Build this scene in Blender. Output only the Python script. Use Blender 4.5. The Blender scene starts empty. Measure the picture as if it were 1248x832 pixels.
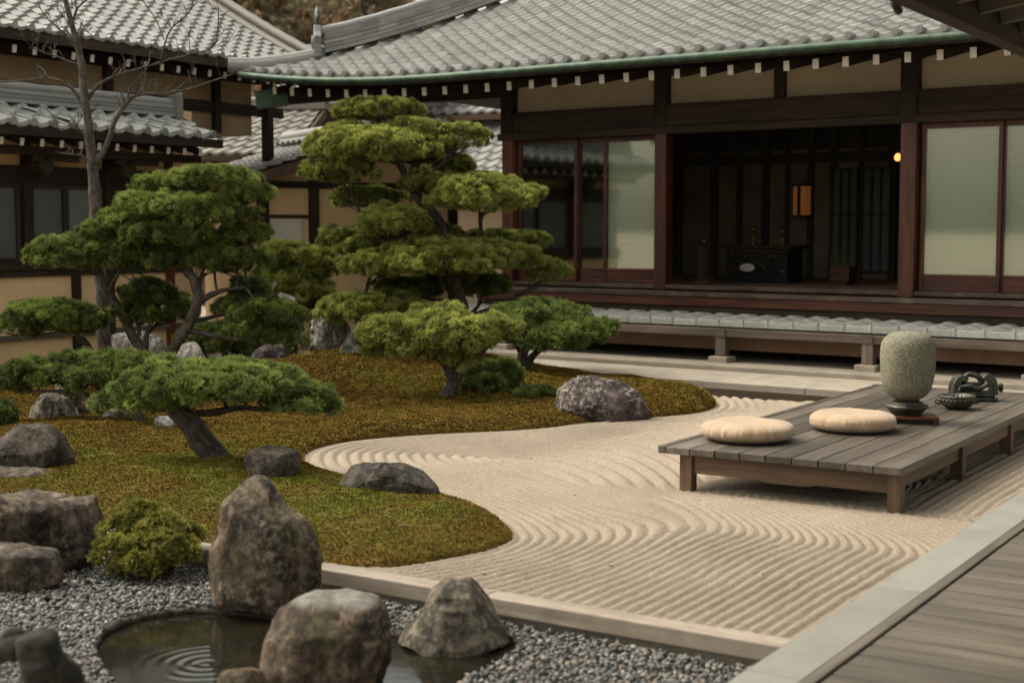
import bpy, math, random
import numpy as np
from mathutils import Vector

sc = bpy.context.scene
rng = np.random.default_rng(7)
random.seed(7)
R_ = math.radians

# ------------------------------------------------------------------ camera, sky, sun, exposure
FPX = 1733.0
PITCH = math.atan(138 / FPX)
CAMH = 1.6
cd = bpy.data.cameras.new("camera")
cam = bpy.data.objects.new("camera", cd)
sc.collection.objects.link(cam)
cam.location = (0, 0, CAMH)
cam.rotation_euler = (math.pi / 2 - PITCH, 0, 0)
cd.sensor_width = 36
cd.lens = FPX / 1248 * 36
cd.clip_start = 0.1
cd.clip_end = 2000
cd.dof.use_dof = True
cd.dof.focus_distance = 10.2
cd.dof.aperture_fstop = 2.2
sc.camera = cam

SUN_EL, SUN_AZ = R_(52), R_(-68)       # azimuth from +Y towards +X: the light comes over the left shoulder
w = bpy.data.worlds.new("World")
sc.world = w
w.use_nodes = True
wn = w.node_tree
bg = wn.nodes["Background"]
sky = wn.nodes.new("ShaderNodeTexSky")
sky.sky_type = 'NISHITA'
sky.sun_disc = False
sky.sun_elevation = SUN_EL
sky.sun_rotation = SUN_AZ
sky.dust_density = 6.0
sky.air_density = 1.2
sky.ozone_density = 0.6
hsv = wn.nodes.new("ShaderNodeHueSaturation")
hsv.inputs["Saturation"].default_value = 0.25
tint = wn.nodes.new("ShaderNodeMix")
tint.data_type = 'RGBA'
tint.blend_type = 'MULTIPLY'
tint.inputs[0].default_value = 1.0
tint.inputs[7].default_value = (1.0, 0.955, 0.845, 1)
wn.links.new(sky.outputs[0], hsv.inputs["Color"])
wn.links.new(hsv.outputs[0], tint.inputs[6])
wn.links.new(tint.outputs[2], bg.inputs[0])
bg.inputs[1].default_value = 0.15
sl = bpy.data.lights.new("sun", 'SUN')
sl.energy = 0.8
sl.angle = R_(14)
sl.color = (1.0, 0.94, 0.84)
so = bpy.data.objects.new("sun", sl)
sc.collection.objects.link(so)
sdir = Vector((math.sin(SUN_AZ) * math.cos(SUN_EL), math.cos(SUN_AZ) * math.cos(SUN_EL), math.sin(SUN_EL)))
so.rotation_euler = sdir.to_track_quat('Z', 'Y').to_euler()
so.location = (-10, 0, 20)
vs = sc.view_settings
vs.view_transform = 'Standard'
vs.look = 'None'
vs.gamma = 1
vs.exposure = 0.98
vs.use_curve_mapping = False
sc.cycles.max_bounces = 8
sc.cycles.transparent_max_bounces = 16

# ------------------------------------------------------------------ measuring helpers
CF = np.array([0, math.cos(PITCH), -math.sin(PITCH)])
CU = np.array([0, math.sin(PITCH), math.cos(PITCH)])
CR = np.array([1.0, 0, 0])
C0 = np.array([0, 0, CAMH])


def ray(x, y):
    return CF * FPX + CR * (x - 624) + CU * (416 - y)


def G(x, y, z=0.0):
    r = ray(x, y)
    return C0 + r * (z - CAMH) / r[2]


def PX(x, y, Y):
    r = ray(x, y)
    return C0 + r * (Y / r[1])


AU = math.atan(1116 * math.cos(PITCH) / FPX)
EU = np.array([math.sin(AU), math.cos(AU), 0])
EV = np.array([-math.cos(AU), math.sin(AU), 0])
EZ = np.array([0, 0, 1.0])
AH = math.atan(2424 * math.cos(PITCH) / FPX)
H1 = np.array([math.sin(AH), -math.cos(AH), 0])
H2 = np.array([math.cos(AH), math.sin(AH), 0])


class Frame:
    def __init__(s, o, a, b):
        s.o = np.array(o, float)
        s.A = np.array([a, b, EZ])

    def p(s, x, y=None, z=None):
        if y is None:
            return s.o + np.asarray(x, float) @ s.A
        return s.o + np.array([x, y, z], float) @ s.A

    def l(s, P):
        return s.A @ (np.asarray(P, float) - s.o)


WORLD = Frame((0, 0, 0), (1, 0, 0), (0, 1, 0))
GF = Frame((0, 0, 0), EU, EV)                    # garden frame: u, v
HF = Frame(G(880, 450), H1, H2)                  # hall frame: s along facade, d inwards
LF = Frame(G(0, 440), EU, EV)                    # left building frame


def onplane(x, y, P, n):
    r = ray(x, y)
    return C0 + r * (np.dot(np.asarray(P) - C0, n) / np.dot(r, n))


def hs(px, d, py=300):
    return HF.l(onplane(px, py, HF.p(0, d, 0), H2))[0]


def hz(py, d, px=900):
    return HF.l(onplane(px, py, HF.p(0, d, 0), H2))[2]


def _hash(ix, iy, iz, seed):
    h = (ix.astype(np.int64) * 374761393 + iy.astype(np.int64) * 668265263 + iz.astype(np.int64) * 2147483647 + seed * 974711) & 0xFFFFFFFF
    h = ((h ^ (h >> 13)) * 1274126177) & 0xFFFFFFFF
    h = ((h ^ (h >> 16)) * 2246822519) & 0xFFFFFFFF
    return ((h ^ (h >> 15)) & 0xFFFFFF) / float(0xFFFFFF)


def vnoise(P, scale=1.0, seed=0):
    P = np.asarray(P, float) * scale
    i = np.floor(P).astype(np.int64)
    f = P - i
    f = f * f * (3 - 2 * f)
    out = 0
    for a in (0, 1):
        for b in (0, 1):
            for c in (0, 1):
                wgt = (f[:, 0] if a else 1 - f[:, 0]) * (f[:, 1] if b else 1 - f[:, 1]) * (f[:, 2] if c else 1 - f[:, 2])
                out = out + wgt * _hash(i[:, 0] + a, i[:, 1] + b, i[:, 2] + c, seed)
    return out * 2 - 1


def fbm(P, scale=1.0, octv=4, seed=0, gain=0.5):
    s, a, t = 0, 1.0, 0
    for k in range(octv):
        s = s + a * vnoise(P, scale * 2.03 ** k, seed + k * 17)
        t += a
        a *= gain
    return s / t


# ------------------------------------------------------------------ mesh builder
class MB:
    def __init__(s):
        s.v, s.f, s.gc, s.rnd, s.grn, s.n = [], [], [], [], [], 0

    def add(s, V, F, gc=None, rnd=0.5, mi=0, grn=0.0):
        """V Nx3, F: array n x k or list of index lists"""
        V = np.asarray(V, float)
        n = len(V)
        s.v.append(V)
        s.gc.append(V.copy() if gc is None else np.asarray(gc, float))
        s.rnd.append(np.broadcast_to(np.asarray(rnd, float), (n,)).copy())
        s.grn.append(np.broadcast_to(np.asarray(grn, float), (n,)).copy())
        if isinstance(F, np.ndarray):
            s.f.append((F.astype(np.int64) + s.n, mi))
        else:
            bylen = {}
            for f in F:
                bylen.setdefault(len(f), []).append(f)
            for k, fl in bylen.items():
                s.f.append((np.array(fl, dtype=np.int64) + s.n, mi))
        s.n += n

    BOXF = np.array([[0, 2, 3, 1], [4, 5, 7, 6], [0, 1, 5, 4], [2, 6, 7, 3], [0, 4, 6, 2], [1, 3, 7, 5]])

    def box(s, lo, hi, fr=WORLD, mi=0, rnd=None, faces=None):
        lo, hi = np.array(lo, float), np.array(hi, float)
        L = np.array([[x, y, z] for x in (lo[0], hi[0]) for y in (lo[1], hi[1]) for z in (lo[2], hi[2])])
        order = np.argsort(-(hi - lo))
        gc = (L - lo)[:, order] + rng.random(3) * 50
        s.add(fr.p(L), s.BOXF if faces is None else s.BOXF[faces], gc, rng.random() if rnd is None else rnd, mi)

    def bar(s, a, b, wd, ht, up=(0, 0, 1), mi=0, rnd=None):
        """rectangular bar from a to b"""
        a, b = np.array(a, float), np.array(b, float)
        d = b - a
        ln = np.linalg.norm(d)
        d /= ln
        side = np.cross(d, up)
        side /= np.linalg.norm(side)
        u2 = np.cross(side, d)
        fr = Frame(a, d, side)
        fr.A = np.array([d, side, u2])
        s.box((0, -wd / 2, -ht / 2), (ln, wd / 2, ht / 2), fr, mi, rnd)

    def tube(s, path, rad, n=10, mi=0, cap=True, rough=0.0, rnd=0.5, seed=0):
        P = np.asarray(path, float)
        m = len(P)
        rad = np.broadcast_to(np.asarray(rad, float), (m,))
        T = np.gradient(P, axis=0)
        T /= np.linalg.norm(T, axis=1)[:, None] + 1e-9
        ref = np.array([0, 0, 1.0]) if abs(T[0][2]) < 0.9 else np.array([1.0, 0, 0])
        a = np.cross(T[0], ref)
        a /= np.linalg.norm(a)
        ang = np.arange(n) / n * 2 * np.pi
        V = np.zeros((m, n, 3))
        gc = np.zeros((m, n, 3))
        L = np.concatenate([[0], np.cumsum(np.linalg.norm(np.diff(P, axis=0), axis=1))])
        for i in range(m):
            a = a - T[i] * np.dot(a, T[i])
            a /= np.linalg.norm(a) + 1e-9
            b = np.cross(T[i], a)
            V[i] = P[i] + rad[i] * (np.cos(ang)[:, None] * a + np.sin(ang)[:, None] * b)
            gc[i, :, 0] = L[i]
            gc[i, :, 1] = np.cos(ang) * rad[i]
            gc[i, :, 2] = np.sin(ang) * rad[i]
        if rough:
            k = 1 + rough * (1.3 * fbm(gc.reshape(-1, 3) * [1, 1, 1] + seed, 9, 3, seed)).reshape(m, n)
            V = P[:, None] + (V - P[:, None]) * k[:, :, None]
        i, j = np.meshgrid(np.arange(m - 1), np.arange(n), indexing='ij')
        F = np.stack([i * n + j, i * n + (j + 1) % n, (i + 1) * n + (j + 1) % n, (i + 1) * n + j], -1).reshape(-1, 4)
        s.add(V.reshape(-1, 3), F, gc.reshape(-1, 3) + seed, rnd, mi)
        if cap:
            s.f.append((np.array([[s.n - m * n + n - 1 - k for k in range(n)]]), mi))
            s.f.append((np.array([[s.n - n + k for k in range(n)]]), mi))

    def lathe(s, prof, c=(0, 0, 0), n=48, mi=0, fn=None, rnd=0.5):
        """prof: list (r,z) bottom to top"""
        prof = np.asarray(prof, float)
        m = len(prof)
        ang = np.arange(n) / n * 2 * np.pi
        V = np.zeros((m, n, 3))
        V[:, :, 0] = prof[:, 0][:, None] * np.cos(ang)
        V[:, :, 1] = prof[:, 0][:, None] * np.sin(ang)
        V[:, :, 2] = prof[:, 1][:, None]
        V = V.reshape(-1, 3)
        if fn is not None:
            V = fn(V)
        i, j = np.meshgrid(np.arange(m - 1), np.arange(n), indexing='ij')
        F = np.stack([i * n + j, i * n + (j + 1) % n, (i + 1) * n + (j + 1) % n, (i + 1) * n + j], -1).reshape(-1, 4)
        s.add(V + np.array(c, float), F, V, rnd, mi)
        s.f.append((np.array([[s.n - m * n + n - 1 - k for k in range(n)]]), mi))
        s.f.append((np.array([[s.n - n + k for k in range(n)]]), mi))

    def prism(s, poly, y0, y1, fr=WORLD, mi=0):
        """poly in (x,z) counter-clockwise seen from -y, extruded along local y"""
        poly = np.asarray(poly, float)
        n = len(poly)
        A = np.stack([poly[:, 0], np.full(n, y0), poly[:, 1]], -1)
        B = np.stack([poly[:, 0], np.full(n, y1), poly[:, 1]], -1)
        F = [list(range(n)), [n + n - 1 - k for k in range(n)]]
        F += [[(k + 1) % n, k, n + k, n + (k + 1) % n] for k in range(n)]
        L = np.concatenate([A, B])
        s.add(fr.p(L), F, L + rng.random(3) * 50, rng.random(), mi)

    def disc(s, c, nrm, r, th, n=14, mi=0, rnd=0.5):
        nrm = np.array(nrm, float)
        nrm /= np.linalg.norm(nrm)
        s.tube([np.array(c) - nrm * th / 2, np.array(c) + nrm * th / 2], r, n, mi, True, rnd=rnd)

    def build(s, name, mats, parent=None, smooth=False, bevel=0.0, base=None, auto=None):
        me = bpy.data.meshes.new(name)
        V = np.concatenate(s.v)
        off = np.zeros(3)
        if parent is not None:
            off = np.array(parent["_o"]) if "_o" in parent else np.zeros(3)
        elif base is not None:
            off = np.array(base, float)
        V = V - off
        tot = sum(F.size for F, _ in s.f)
        npoly = sum(len(F) for F, _ in s.f)
        me.vertices.add(len(V))
        me.vertices.foreach_set("co", V.astype(np.float32).ravel())
        me.loops.add(tot)
        me.polygons.add(npoly)
        me.loops.foreach_set("vertex_index", np.concatenate([F.ravel() for F, _ in s.f]).astype(np.int32))
        lt = np.concatenate([np.full(len(F), F.shape[1]) for F, _ in s.f])
        me.polygons.foreach_set("loop_start", np.concatenate([[0], np.cumsum(lt)[:-1]]).astype(np.int32))
        me.polygons.foreach_set("loop_total", lt.astype(np.int32))
        me.polygons.foreach_set("material_index", np.concatenate([np.full(len(F), mi) for F, mi in s.f]).astype(np.int32))
        me.polygons.foreach_set("use_smooth", np.full(npoly, smooth))
        a = me.attributes.new("gc", 'FLOAT_VECTOR', 'POINT')
        a.data.foreach_set("vector", np.concatenate(s.gc).astype(np.float32).ravel())
        a = me.attributes.new("rnd", 'FLOAT', 'POINT')
        a.data.foreach_set("value", np.concatenate(s.rnd).astype(np.float32))
        a = me.attributes.new("grn", 'FLOAT', 'POINT')
        a.data.foreach_set("value", np.concatenate(s.grn).astype(np.float32))
        me.update(calc_edges=True)
        me.validate()
        for m in (mats if isinstance(mats, (list, tuple)) else [mats]):
            me.materials.append(m)
        o = bpy.data.objects.new(name, me)
        sc.collection.objects.link(o)
        if parent is not None:
            o.parent = parent
            o["_o"] = list(off)
        else:
            o.location = off
            o["_o"] = list(off)
        if bevel:
            b = o.modifiers.new("bevel", 'BEVEL')
            b.width = bevel
            b.segments = 2
            b.limit_method = 'ANGLE'
            b.angle_limit = R_(40)
        if auto:
            try:
                me.set_sharp_from_angle(angle=R_(auto))
            except Exception:
                pass
        return o


def tag(o, label=None, cat=None, group=None, kind=None):
    if label: o["label"] = label
    if cat: o["category"] = cat
    if group: o["group"] = group
    if kind: o["kind"] = kind
    return o


def thing(name, loc, label, cat, group=None):
    o = bpy.data.objects.new(name, None)
    o.empty_display_size = 0.1
    sc.collection.objects.link(o)
    o.location = [float(c) for c in loc]
    o["_o"] = [float(c) for c in loc]
    return tag(o, label, cat, group)


# ------------------------------------------------------------------ materials
def newmat(name):
    m = bpy.data.materials.new(name)
    m.use_nodes = True
    nt = m.node_tree
    b = nt.nodes["Principled BSDF"]
    return m, nt, b


class NT:
    def __init__(s, nt): s.nt = nt

    def n(s, t, **k):
        nd = s.nt.nodes.new("ShaderNode" + t)
        for a, v in k.items():
            setattr(nd, a, v)
        return nd

    def l(s, a, b): s.nt.links.new(a, b)

    def noise(s, vec, scale, detail=5, rough=0.6, mul=None):
        nd = s.n("TexNoise")
        nd.inputs["Scale"].default_value = scale
        nd.inputs["Detail"].default_value = detail
        nd.inputs["Roughness"].default_value = rough
        if mul is not None:
            mp = s.n("VectorMath", operation='MULTIPLY')
            mp.inputs[1].default_value = mul
            s.l(vec, mp.inputs[0])
            vec = mp.outputs[0]
        s.l(vec, nd.inputs["Vector"])
        return nd.outputs["Fac"]

    def ramp(s, fac, stops):
        r = s.n("ValToRGB")
        cr = r.color_ramp
        while len(cr.elements) < len(stops):
            cr.elements.new(0.5)
        for e, (p, c) in zip(cr.elements, stops):
            e.position = p
            e.color = (c[0], c[1], c[2], 1) if hasattr(c, '__len__') else (c, c, c, 1)
        s.l(fac, r.inputs[0])
        return r.outputs[0]

    def mix(s, fac, a, b, mode='MIX'):
        m = s.n("Mix", data_type='RGBA', blend_type=mode)
        for i, v in ((0, fac), (6, a), (7, b)):
            if hasattr(v, 'is_linked') or hasattr(v, 'links'):
                s.l(v, m.inputs[i])
            elif i == 0:
                m.inputs[0].default_value = v
            else:
                m.inputs[i].default_value = (v[0], v[1], v[2], 1)
        return m.outputs[2]

    def attr(s, nm):
        return s.n("Attribute", attribute_name=nm)

    def bump(s, h, strength, dist, b, prev=None):
        bp = s.n("Bump")
        bp.inputs["Strength"].default_value = strength
        bp.inputs["Distance"].default_value = dist
        s.l(h, bp.inputs["Height"])
        if prev is not None:
            s.l(prev, bp.inputs["Normal"])
        s.l(bp.outputs[0], b.inputs["Normal"])
        return bp.outputs[0]


M = {}


def wood(name, c1, c2, rough=0.6, rv=0.25, stain=None, spec=0.4):
    m, nt, b = newmat(name)
    t = NT(nt)
    gc = t.attr("gc").outputs["Vector"]
    g1 = t.noise(gc, 1.0, 6, 0.65, (1.6, 30, 30))
    g2 = t.noise(gc, 1.0, 3, 0.5, (0.8, 4, 4))
    col = t.ramp(g1, [(0.36, c1), (0.64, c2)])
    col = t.mix(t.ramp(g2, [(0.42, 0.0), (0.66, 0.7)]), col, tuple(x * 0.62 for x in c1))
    rn = t.attr("rnd").outputs["Fac"]
    col = t.mix(1.0, col, t.ramp(rn, [(0, 1 - rv), (1, 1 + rv * 0.6)]), 'MULTIPLY')
    if stain:
        col = t.mix(t.ramp(t.noise(gc, 2.2, 6, 0.7), [(0.48, 0.0), (0.7, 0.75)]), col, stain)
    t.l(col, b.inputs["Base Color"])
    b.inputs["Roughness"].default_value = rough
    b.inputs["Specular IOR Level"].default_value = spec
    t.bump(g1, 0.35, 0.004, b)
    M[name] = m


wood("dark_wood", (0.026, 0.017, 0.011), (0.052, 0.035, 0.023), 0.65, spec=0.2)
wood("red_wood", (0.055, 0.018, 0.010), (0.15, 0.046, 0.022), 0.4, 0.35)
wood("sill_wood", (0.06, 0.034, 0.024), (0.12, 0.078, 0.056), 0.5, 0.25, (0.15, 0.125, 0.10))
wood("grey_wood", (0.085, 0.064, 0.046), (0.19, 0.15, 0.112), 0.7, 0.25, (0.06, 0.043, 0.03))
wood("platform_top", (0.085, 0.069, 0.053), (0.165, 0.142, 0.114), 0.42, 0.45, (0.07, 0.056, 0.043))
wood("platform_frame", (0.085, 0.05, 0.03), (0.17, 0.105, 0.062), 0.55, 0.25)
wood("deck_wood", (0.095, 0.080, 0.060), (0.165, 0.141, 0.107), 0.55, 0.25)
wood("kerb_wood", (0.26, 0.212, 0.162), (0.39, 0.335, 0.272), 0.6, 0.12, (0.16, 0.12, 0.08))
wood("shed_wood", (0.07, 0.045, 0.03), (0.15, 0.09, 0.06), 0.8, 0.4)
wood("tray_wood", (0.07, 0.018, 0.01), (0.15, 0.04, 0.02), 0.35, 0.1)


def plain(name, col, rough=0.7, metal=0.0, spec=0.4, var=0.2, vscale=3.0, bump=0.0, bscale=60, emit=None, es=0, rv=0.0):
    m, nt, b = newmat(name)
    t = NT(nt)
    gc = t.attr("gc").outputs["Vector"]
    n1 = t.noise(gc, vscale, 6, 0.65)
    c = t.ramp(n1, [(0.38, tuple(x * (1 - var) for x in col)), (0.62, tuple(min(1, x * (1 + var)) for x in col))])
    if rv:
        c = t.mix(1.0, c, t.ramp(t.attr("rnd").outputs["Fac"], [(0, 1 - rv), (1, 1 + rv * 0.7)]), 'MULTIPLY')
    t.l(c, b.inputs["Base Color"])
    b.inputs["Roughness"].default_value = rough
    b.inputs["Metallic"].default_value = metal
    b.inputs["Specular IOR Level"].default_value = spec
    if bump:
        t.bump(t.noise(gc, bscale, 4, 0.6), bump, 0.01, b)
    if emit:
        b.inputs["Emission Color"].default_value = (*emit, 1)
        b.inputs["Emission Strength"].default_value = es
    M[name] = m
    return m


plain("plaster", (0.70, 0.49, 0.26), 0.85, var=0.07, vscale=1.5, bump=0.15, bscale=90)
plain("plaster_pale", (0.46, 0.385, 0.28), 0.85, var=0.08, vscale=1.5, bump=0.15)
plain("plaster_shaded", (0.36, 0.26, 0.15), 0.88, var=0.15, vscale=1.2, bump=0.15, bscale=90)  # plaster colour darkened to carry the shade under the upper eaves
plain("white_plaster", (0.62, 0.57, 0.48), 0.85, var=0.08, vscale=1.5)
plain("brown_board", (0.22, 0.13, 0.08), 0.7, var=0.15, vscale=2)
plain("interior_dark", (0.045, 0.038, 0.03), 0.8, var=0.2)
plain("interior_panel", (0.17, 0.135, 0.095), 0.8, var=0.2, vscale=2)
plain("white_paint", (0.60, 0.55, 0.47), 0.6, var=0.08)
plain("copper", (0.05, 0.085, 0.055), 0.55, 0.25, var=0.35, vscale=5, bump=0.2, bscale=20)
plain("bronze", (0.075, 0.076, 0.06), 0.42, 0.65, var=0.5, vscale=14, bump=0.5, bscale=50)
plain("stone_pale", (0.27, 0.235, 0.185), 0.85, var=0.14, vscale=2.5, bump=0.3, bscale=40)
plain("stone_path", (0.33, 0.29, 0.23), 0.9, var=0.12, vscale=3.0, bump=0.3, bscale=70)
plain("border_stone", (0.23, 0.225, 0.195), 0.75, var=0.09, vscale=3.5, bump=0.35, bscale=120, rv=0.12)
plain("black_iron", (0.02, 0.02, 0.02), 0.5, 0.5)
plain("gold", (0.16, 0.11, 0.04), 0.45, 0.7)
plain("lamp_glow", (0.4, 0.15, 0.05), 0.6, emit=(1.0, 0.36, 0.09), es=0.035)
plain("bulb_glow", (0.8, 0.5, 0.2), 0.6, emit=(1.0, 0.42, 0.12), es=0.9)
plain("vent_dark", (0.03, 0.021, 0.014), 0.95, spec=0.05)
plain("fallen_leaf", (0.07, 0.04, 0.02), 0.8, var=0.3, rv=0.5)
plain("soil", (0.12, 0.09, 0.06), 0.95, var=0.3, vscale=4, bump=0.4)


def tile_mat(name, c1, c2, lich):
    m, nt, b = newmat(name)
    t = NT(nt)
    gc = t.attr("gc").outputs["Vector"]
    rn = t.attr("rnd").outputs["Fac"]
    c = t.ramp(rn, [(0, c1), (0.55, tuple((x + y) / 2 for x, y in zip(c1, c2))), (1, c2)])
    n1 = t.noise(gc, 2.2, 7, 0.7)
    c = t.mix(t.ramp(n1, [(0.5, 0.0), (0.72, 0.55)]), c, lich)
    n2 = t.noise(gc, 30, 4, 0.7)
    c = t.mix(1.0, c, t.ramp(n2, [(0.25, 0.75), (0.75, 1.12)]), 'MULTIPLY')
    t.l(c, b.inputs["Base Color"])
    b.inputs["Roughness"].default_value = 0.48
    b.inputs["Specular IOR Level"].default_value = 0.5
    t.bump(n2, 0.2, 0.004, b)
    M[name] = m


tile_mat("roof_tile", (0.16, 0.162, 0.15), (0.30, 0.30, 0.278), (0.15, 0.145, 0.12))
tile_mat("roof_tile_warm", (0.15, 0.138, 0.118), (0.23, 0.212, 0.185), (0.16, 0.13, 0.10))
tile_mat("skirt_tile", (0.28, 0.29, 0.268), (0.40, 0.41, 0.38), (0.26, 0.262, 0.235))


def rock_mat(name, c1, c2, lichen, moss=0.0, lich_amt=0.5):
    m, nt, b = newmat(name)
    t = NT(nt)
    gc = t.attr("gc").outputs["Vector"]
    n1 = t.noise(gc, 4.5, 9, 0.72)
    ns = t.noise(gc, 1.0, 7, 0.7, (11, 11, 3.2))
    n2 = t.noise(gc, 26, 7, 0.78)
    n3 = t.noise(gc, 90, 4, 0.75)
    c = t.ramp(n1, [(0.42, c1), (0.58, c2)])
    c = t.mix(t.ramp(ns, [(0.50, 0.0), (0.60, 0.75)]), c, tuple(min(1, x * 1.55) for x in c2))
    c = t.mix(t.ramp(ns, [(0.40, 0.8), (0.47, 0.0)]), c, tuple(x * 0.55 for x in c1))
    c = t.mix(1.0, c, t.ramp(n2, [(0.40, 0.5), (0.60, 1.75)]), 'MULTIPLY')
    big = t.noise(gc, 3.1, 4, 0.6)
    pat = t.mix(1.0, t.ramp(n2, [(0.52, 0.0), (0.57, 1.0)]), t.ramp(big, [(0.48, 0.0), (0.56, 1.0)]), 'MULTIPLY')
    c = t.mix(t.mix(1.0, pat, (lich_amt,) * 3, 'MULTIPLY'), c, lichen)
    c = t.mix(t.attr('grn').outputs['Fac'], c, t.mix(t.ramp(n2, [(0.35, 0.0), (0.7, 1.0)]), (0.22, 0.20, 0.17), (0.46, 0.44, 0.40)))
    if moss:
        geo = t.n("NewGeometry")
        sep = t.n("SeparateXYZ")
        t.l(geo.outputs["Position"], sep.inputs[0])
        sx = t.n("SeparateXYZ")
        t.l(gc, sx.inputs[0])
        mm = t.ramp(t.noise(gc, 6, 5, 0.7), [(0.5, 0.0), (0.65, moss)])
        c = t.mix(mm, c, (0.06, 0.065, 0.02))
    t.l(c, b.inputs["Base Color"])
    b.inputs["Roughness"].default_value = 0.8
    b.inputs["Specular IOR Level"].default_value = 0.35
    p = t.bump(n2, 1.0, 0.035, b)
    t.bump(n3, 0.5, 0.008, b, p)
    M[name] = m


rock_mat("rock_brown", (0.046, 0.030, 0.019), (0.165, 0.118, 0.075), (0.34, 0.305, 0.235), 0.5, 0.75)
rock_mat("rock_grey", (0.038, 0.028, 0.020), (0.138, 0.103, 0.072), (0.24, 0.23, 0.19), 0.3, 0.5)
rock_mat("rock_dark", (0.024, 0.018, 0.013), (0.080, 0.064, 0.047), (0.16, 0.16, 0.13), 0.4, 0.5)
rock_mat("rock_tan", (0.09, 0.075, 0.055), (0.20, 0.17, 0.125), (0.33, 0.30, 0.23), 0.2, 0.5)
rock_mat("rock_purple", (0.035, 0.026, 0.024), (0.10, 0.075, 0.066), (0.42, 0.39, 0.34), 0.0, 0.85)
rock_mat("rock_pale", (0.10, 0.09, 0.08), (0.28, 0.26, 0.225), (0.5, 0.48, 0.42), 0.3, 0.5)
rock_mat("rock_black", (0.010, 0.009, 0.007), (0.03, 0.027, 0.021), (0.06, 0.055, 0.045), 0.2, 0.4)
rock_mat("rock_white", (0.25, 0.235, 0.21), (0.42, 0.40, 0.36), (0.62, 0.6, 0.55), 0.1, 0.4)

# urn stone: speckled green-grey granite
m, nt, b = newmat("urn_stone")
t = NT(nt)
gc = t.attr("gc").outputs["Vector"]
n1 = t.noise(gc, 170, 2, 0.6)
n2 = t.noise(gc, 9, 5, 0.6)
c = t.ramp(n1, [(0.40, (0.045, 0.043, 0.027)), (0.5, (0.18, 0.172, 0.115)), (0.60, (0.29, 0.275, 0.19))])
c = t.mix(1.0, c, t.ramp(n2, [(0.3, 0.72), (0.7, 1.1)]), 'MULTIPLY')
t.l(c, b.inputs["Base Color"])
b.inputs["Roughness"].default_value = 0.75
t.bump(n1, 0.35, 0.003, b)
M["urn_stone"] = m

# sand
m, nt, b = newmat("raked_sand")
t = NT(nt)
gc = t.attr("gc").outputs["Vector"]
n1 = t.noise(gc, 150, 4, 0.85)
n2 = t.noise(gc, 1.6, 5, 0.6)
c = t.ramp(n1, [(0.37, (0.14, 0.10, 0.068)), (0.48, (0.375, 0.31, 0.235)), (0.62, (0.52, 0.45, 0.355))])
c = t.mix(1.0, c, t.ramp(n2, [(0.3, 0.88), (0.7, 1.06)]), 'MULTIPLY')
t.l(c, b.inputs["Base Color"])
b.inputs["Roughness"].default_value = 0.95
b.inputs["Specular IOR Level"].default_value = 0.15
t.bump(n1, 1.0, 0.010, b)
M["raked_sand"] = m

# pale yard ground
m, nt, b = newmat("yard_ground")
t = NT(nt)
gc = t.attr("gc").outputs["Vector"]
n1 = t.noise(gc, 60, 4, 0.8)
n2 = t.noise(gc, 0.8, 5, 0.6)
c = t.ramp(n1, [(0.3, (0.22, 0.18, 0.13)), (0.7, (0.43, 0.37, 0.28))])
c = t.mix(1.0, c, t.ramp(n2, [(0.3, 0.75), (0.7, 1.08)]), 'MULTIPLY')
t.l(c, b.inputs["Base Color"])
b.inputs["Roughness"].default_value = 0.95
t.bump(n1, 0.5, 0.01, b)
M["yard_ground"] = m

# moss
m, nt, b = newmat("moss")
t = NT(nt)
gc = t.attr("gc").outputs["Vector"]
gr = t.attr("grn").outputs["Fac"]
rn = t.attr("rnd").outputs["Fac"]
n1 = t.noise(gc, 45, 5, 0.75)
c = t.mix(gr, t.ramp(n1, [(0.3, (0.055, 0.031, 0.009)), (0.52, (0.20, 0.122, 0.023)), (0.70, (0.33, 0.21, 0.043))]),
          t.ramp(n1, [(0.3, (0.042, 0.042, 0.009)), (0.52, (0.17, 0.168, 0.023)), (0.70, (0.30, 0.285, 0.044))]))
c = t.mix(1.0, c, t.ramp(rn, [(0, 0.4), (1, 1.5)]), 'MULTIPLY')
t.l(c, b.inputs["Base Color"])
b.inputs["Roughness"].default_value = 0.95
b.inputs["Specular IOR Level"].default_value = 0.1
t.bump(n1, 0.7, 0.02, b)
M["moss"] = m


def foliage_mat(name, dark, mid, light):
    m, nt, b = newmat(name)
    t = NT(nt)
    rn = t.attr("rnd").outputs["Fac"]
    gr = t.attr("grn").outputs["Fac"]
    c = t.ramp(rn, [(0.0, dark), (0.5, mid), (1.0, light)])
    c = t.mix(1.0, c, t.ramp(gr, [(0, 0.8), (1, 1.25)]), 'MULTIPLY')
    t.l(c, b.inputs["Base Color"])
    b.inputs["Roughness"].default_value = 0.6
    b.inputs["Specular IOR Level"].default_value = 0.25
    tr = t.n("BsdfTranslucent")
    t.l(c, tr.inputs["Color"])
    ms = t.n("MixShader")
    ms.inputs[0].default_value = 0.32
    t.l(b.outputs[0], ms.inputs[1])
    t.l(tr.outputs[0], ms.inputs[2])
    t.l(ms.outputs[0], nt.nodes["Material Output"].inputs["Surface"])
    M[name] = m


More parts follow.
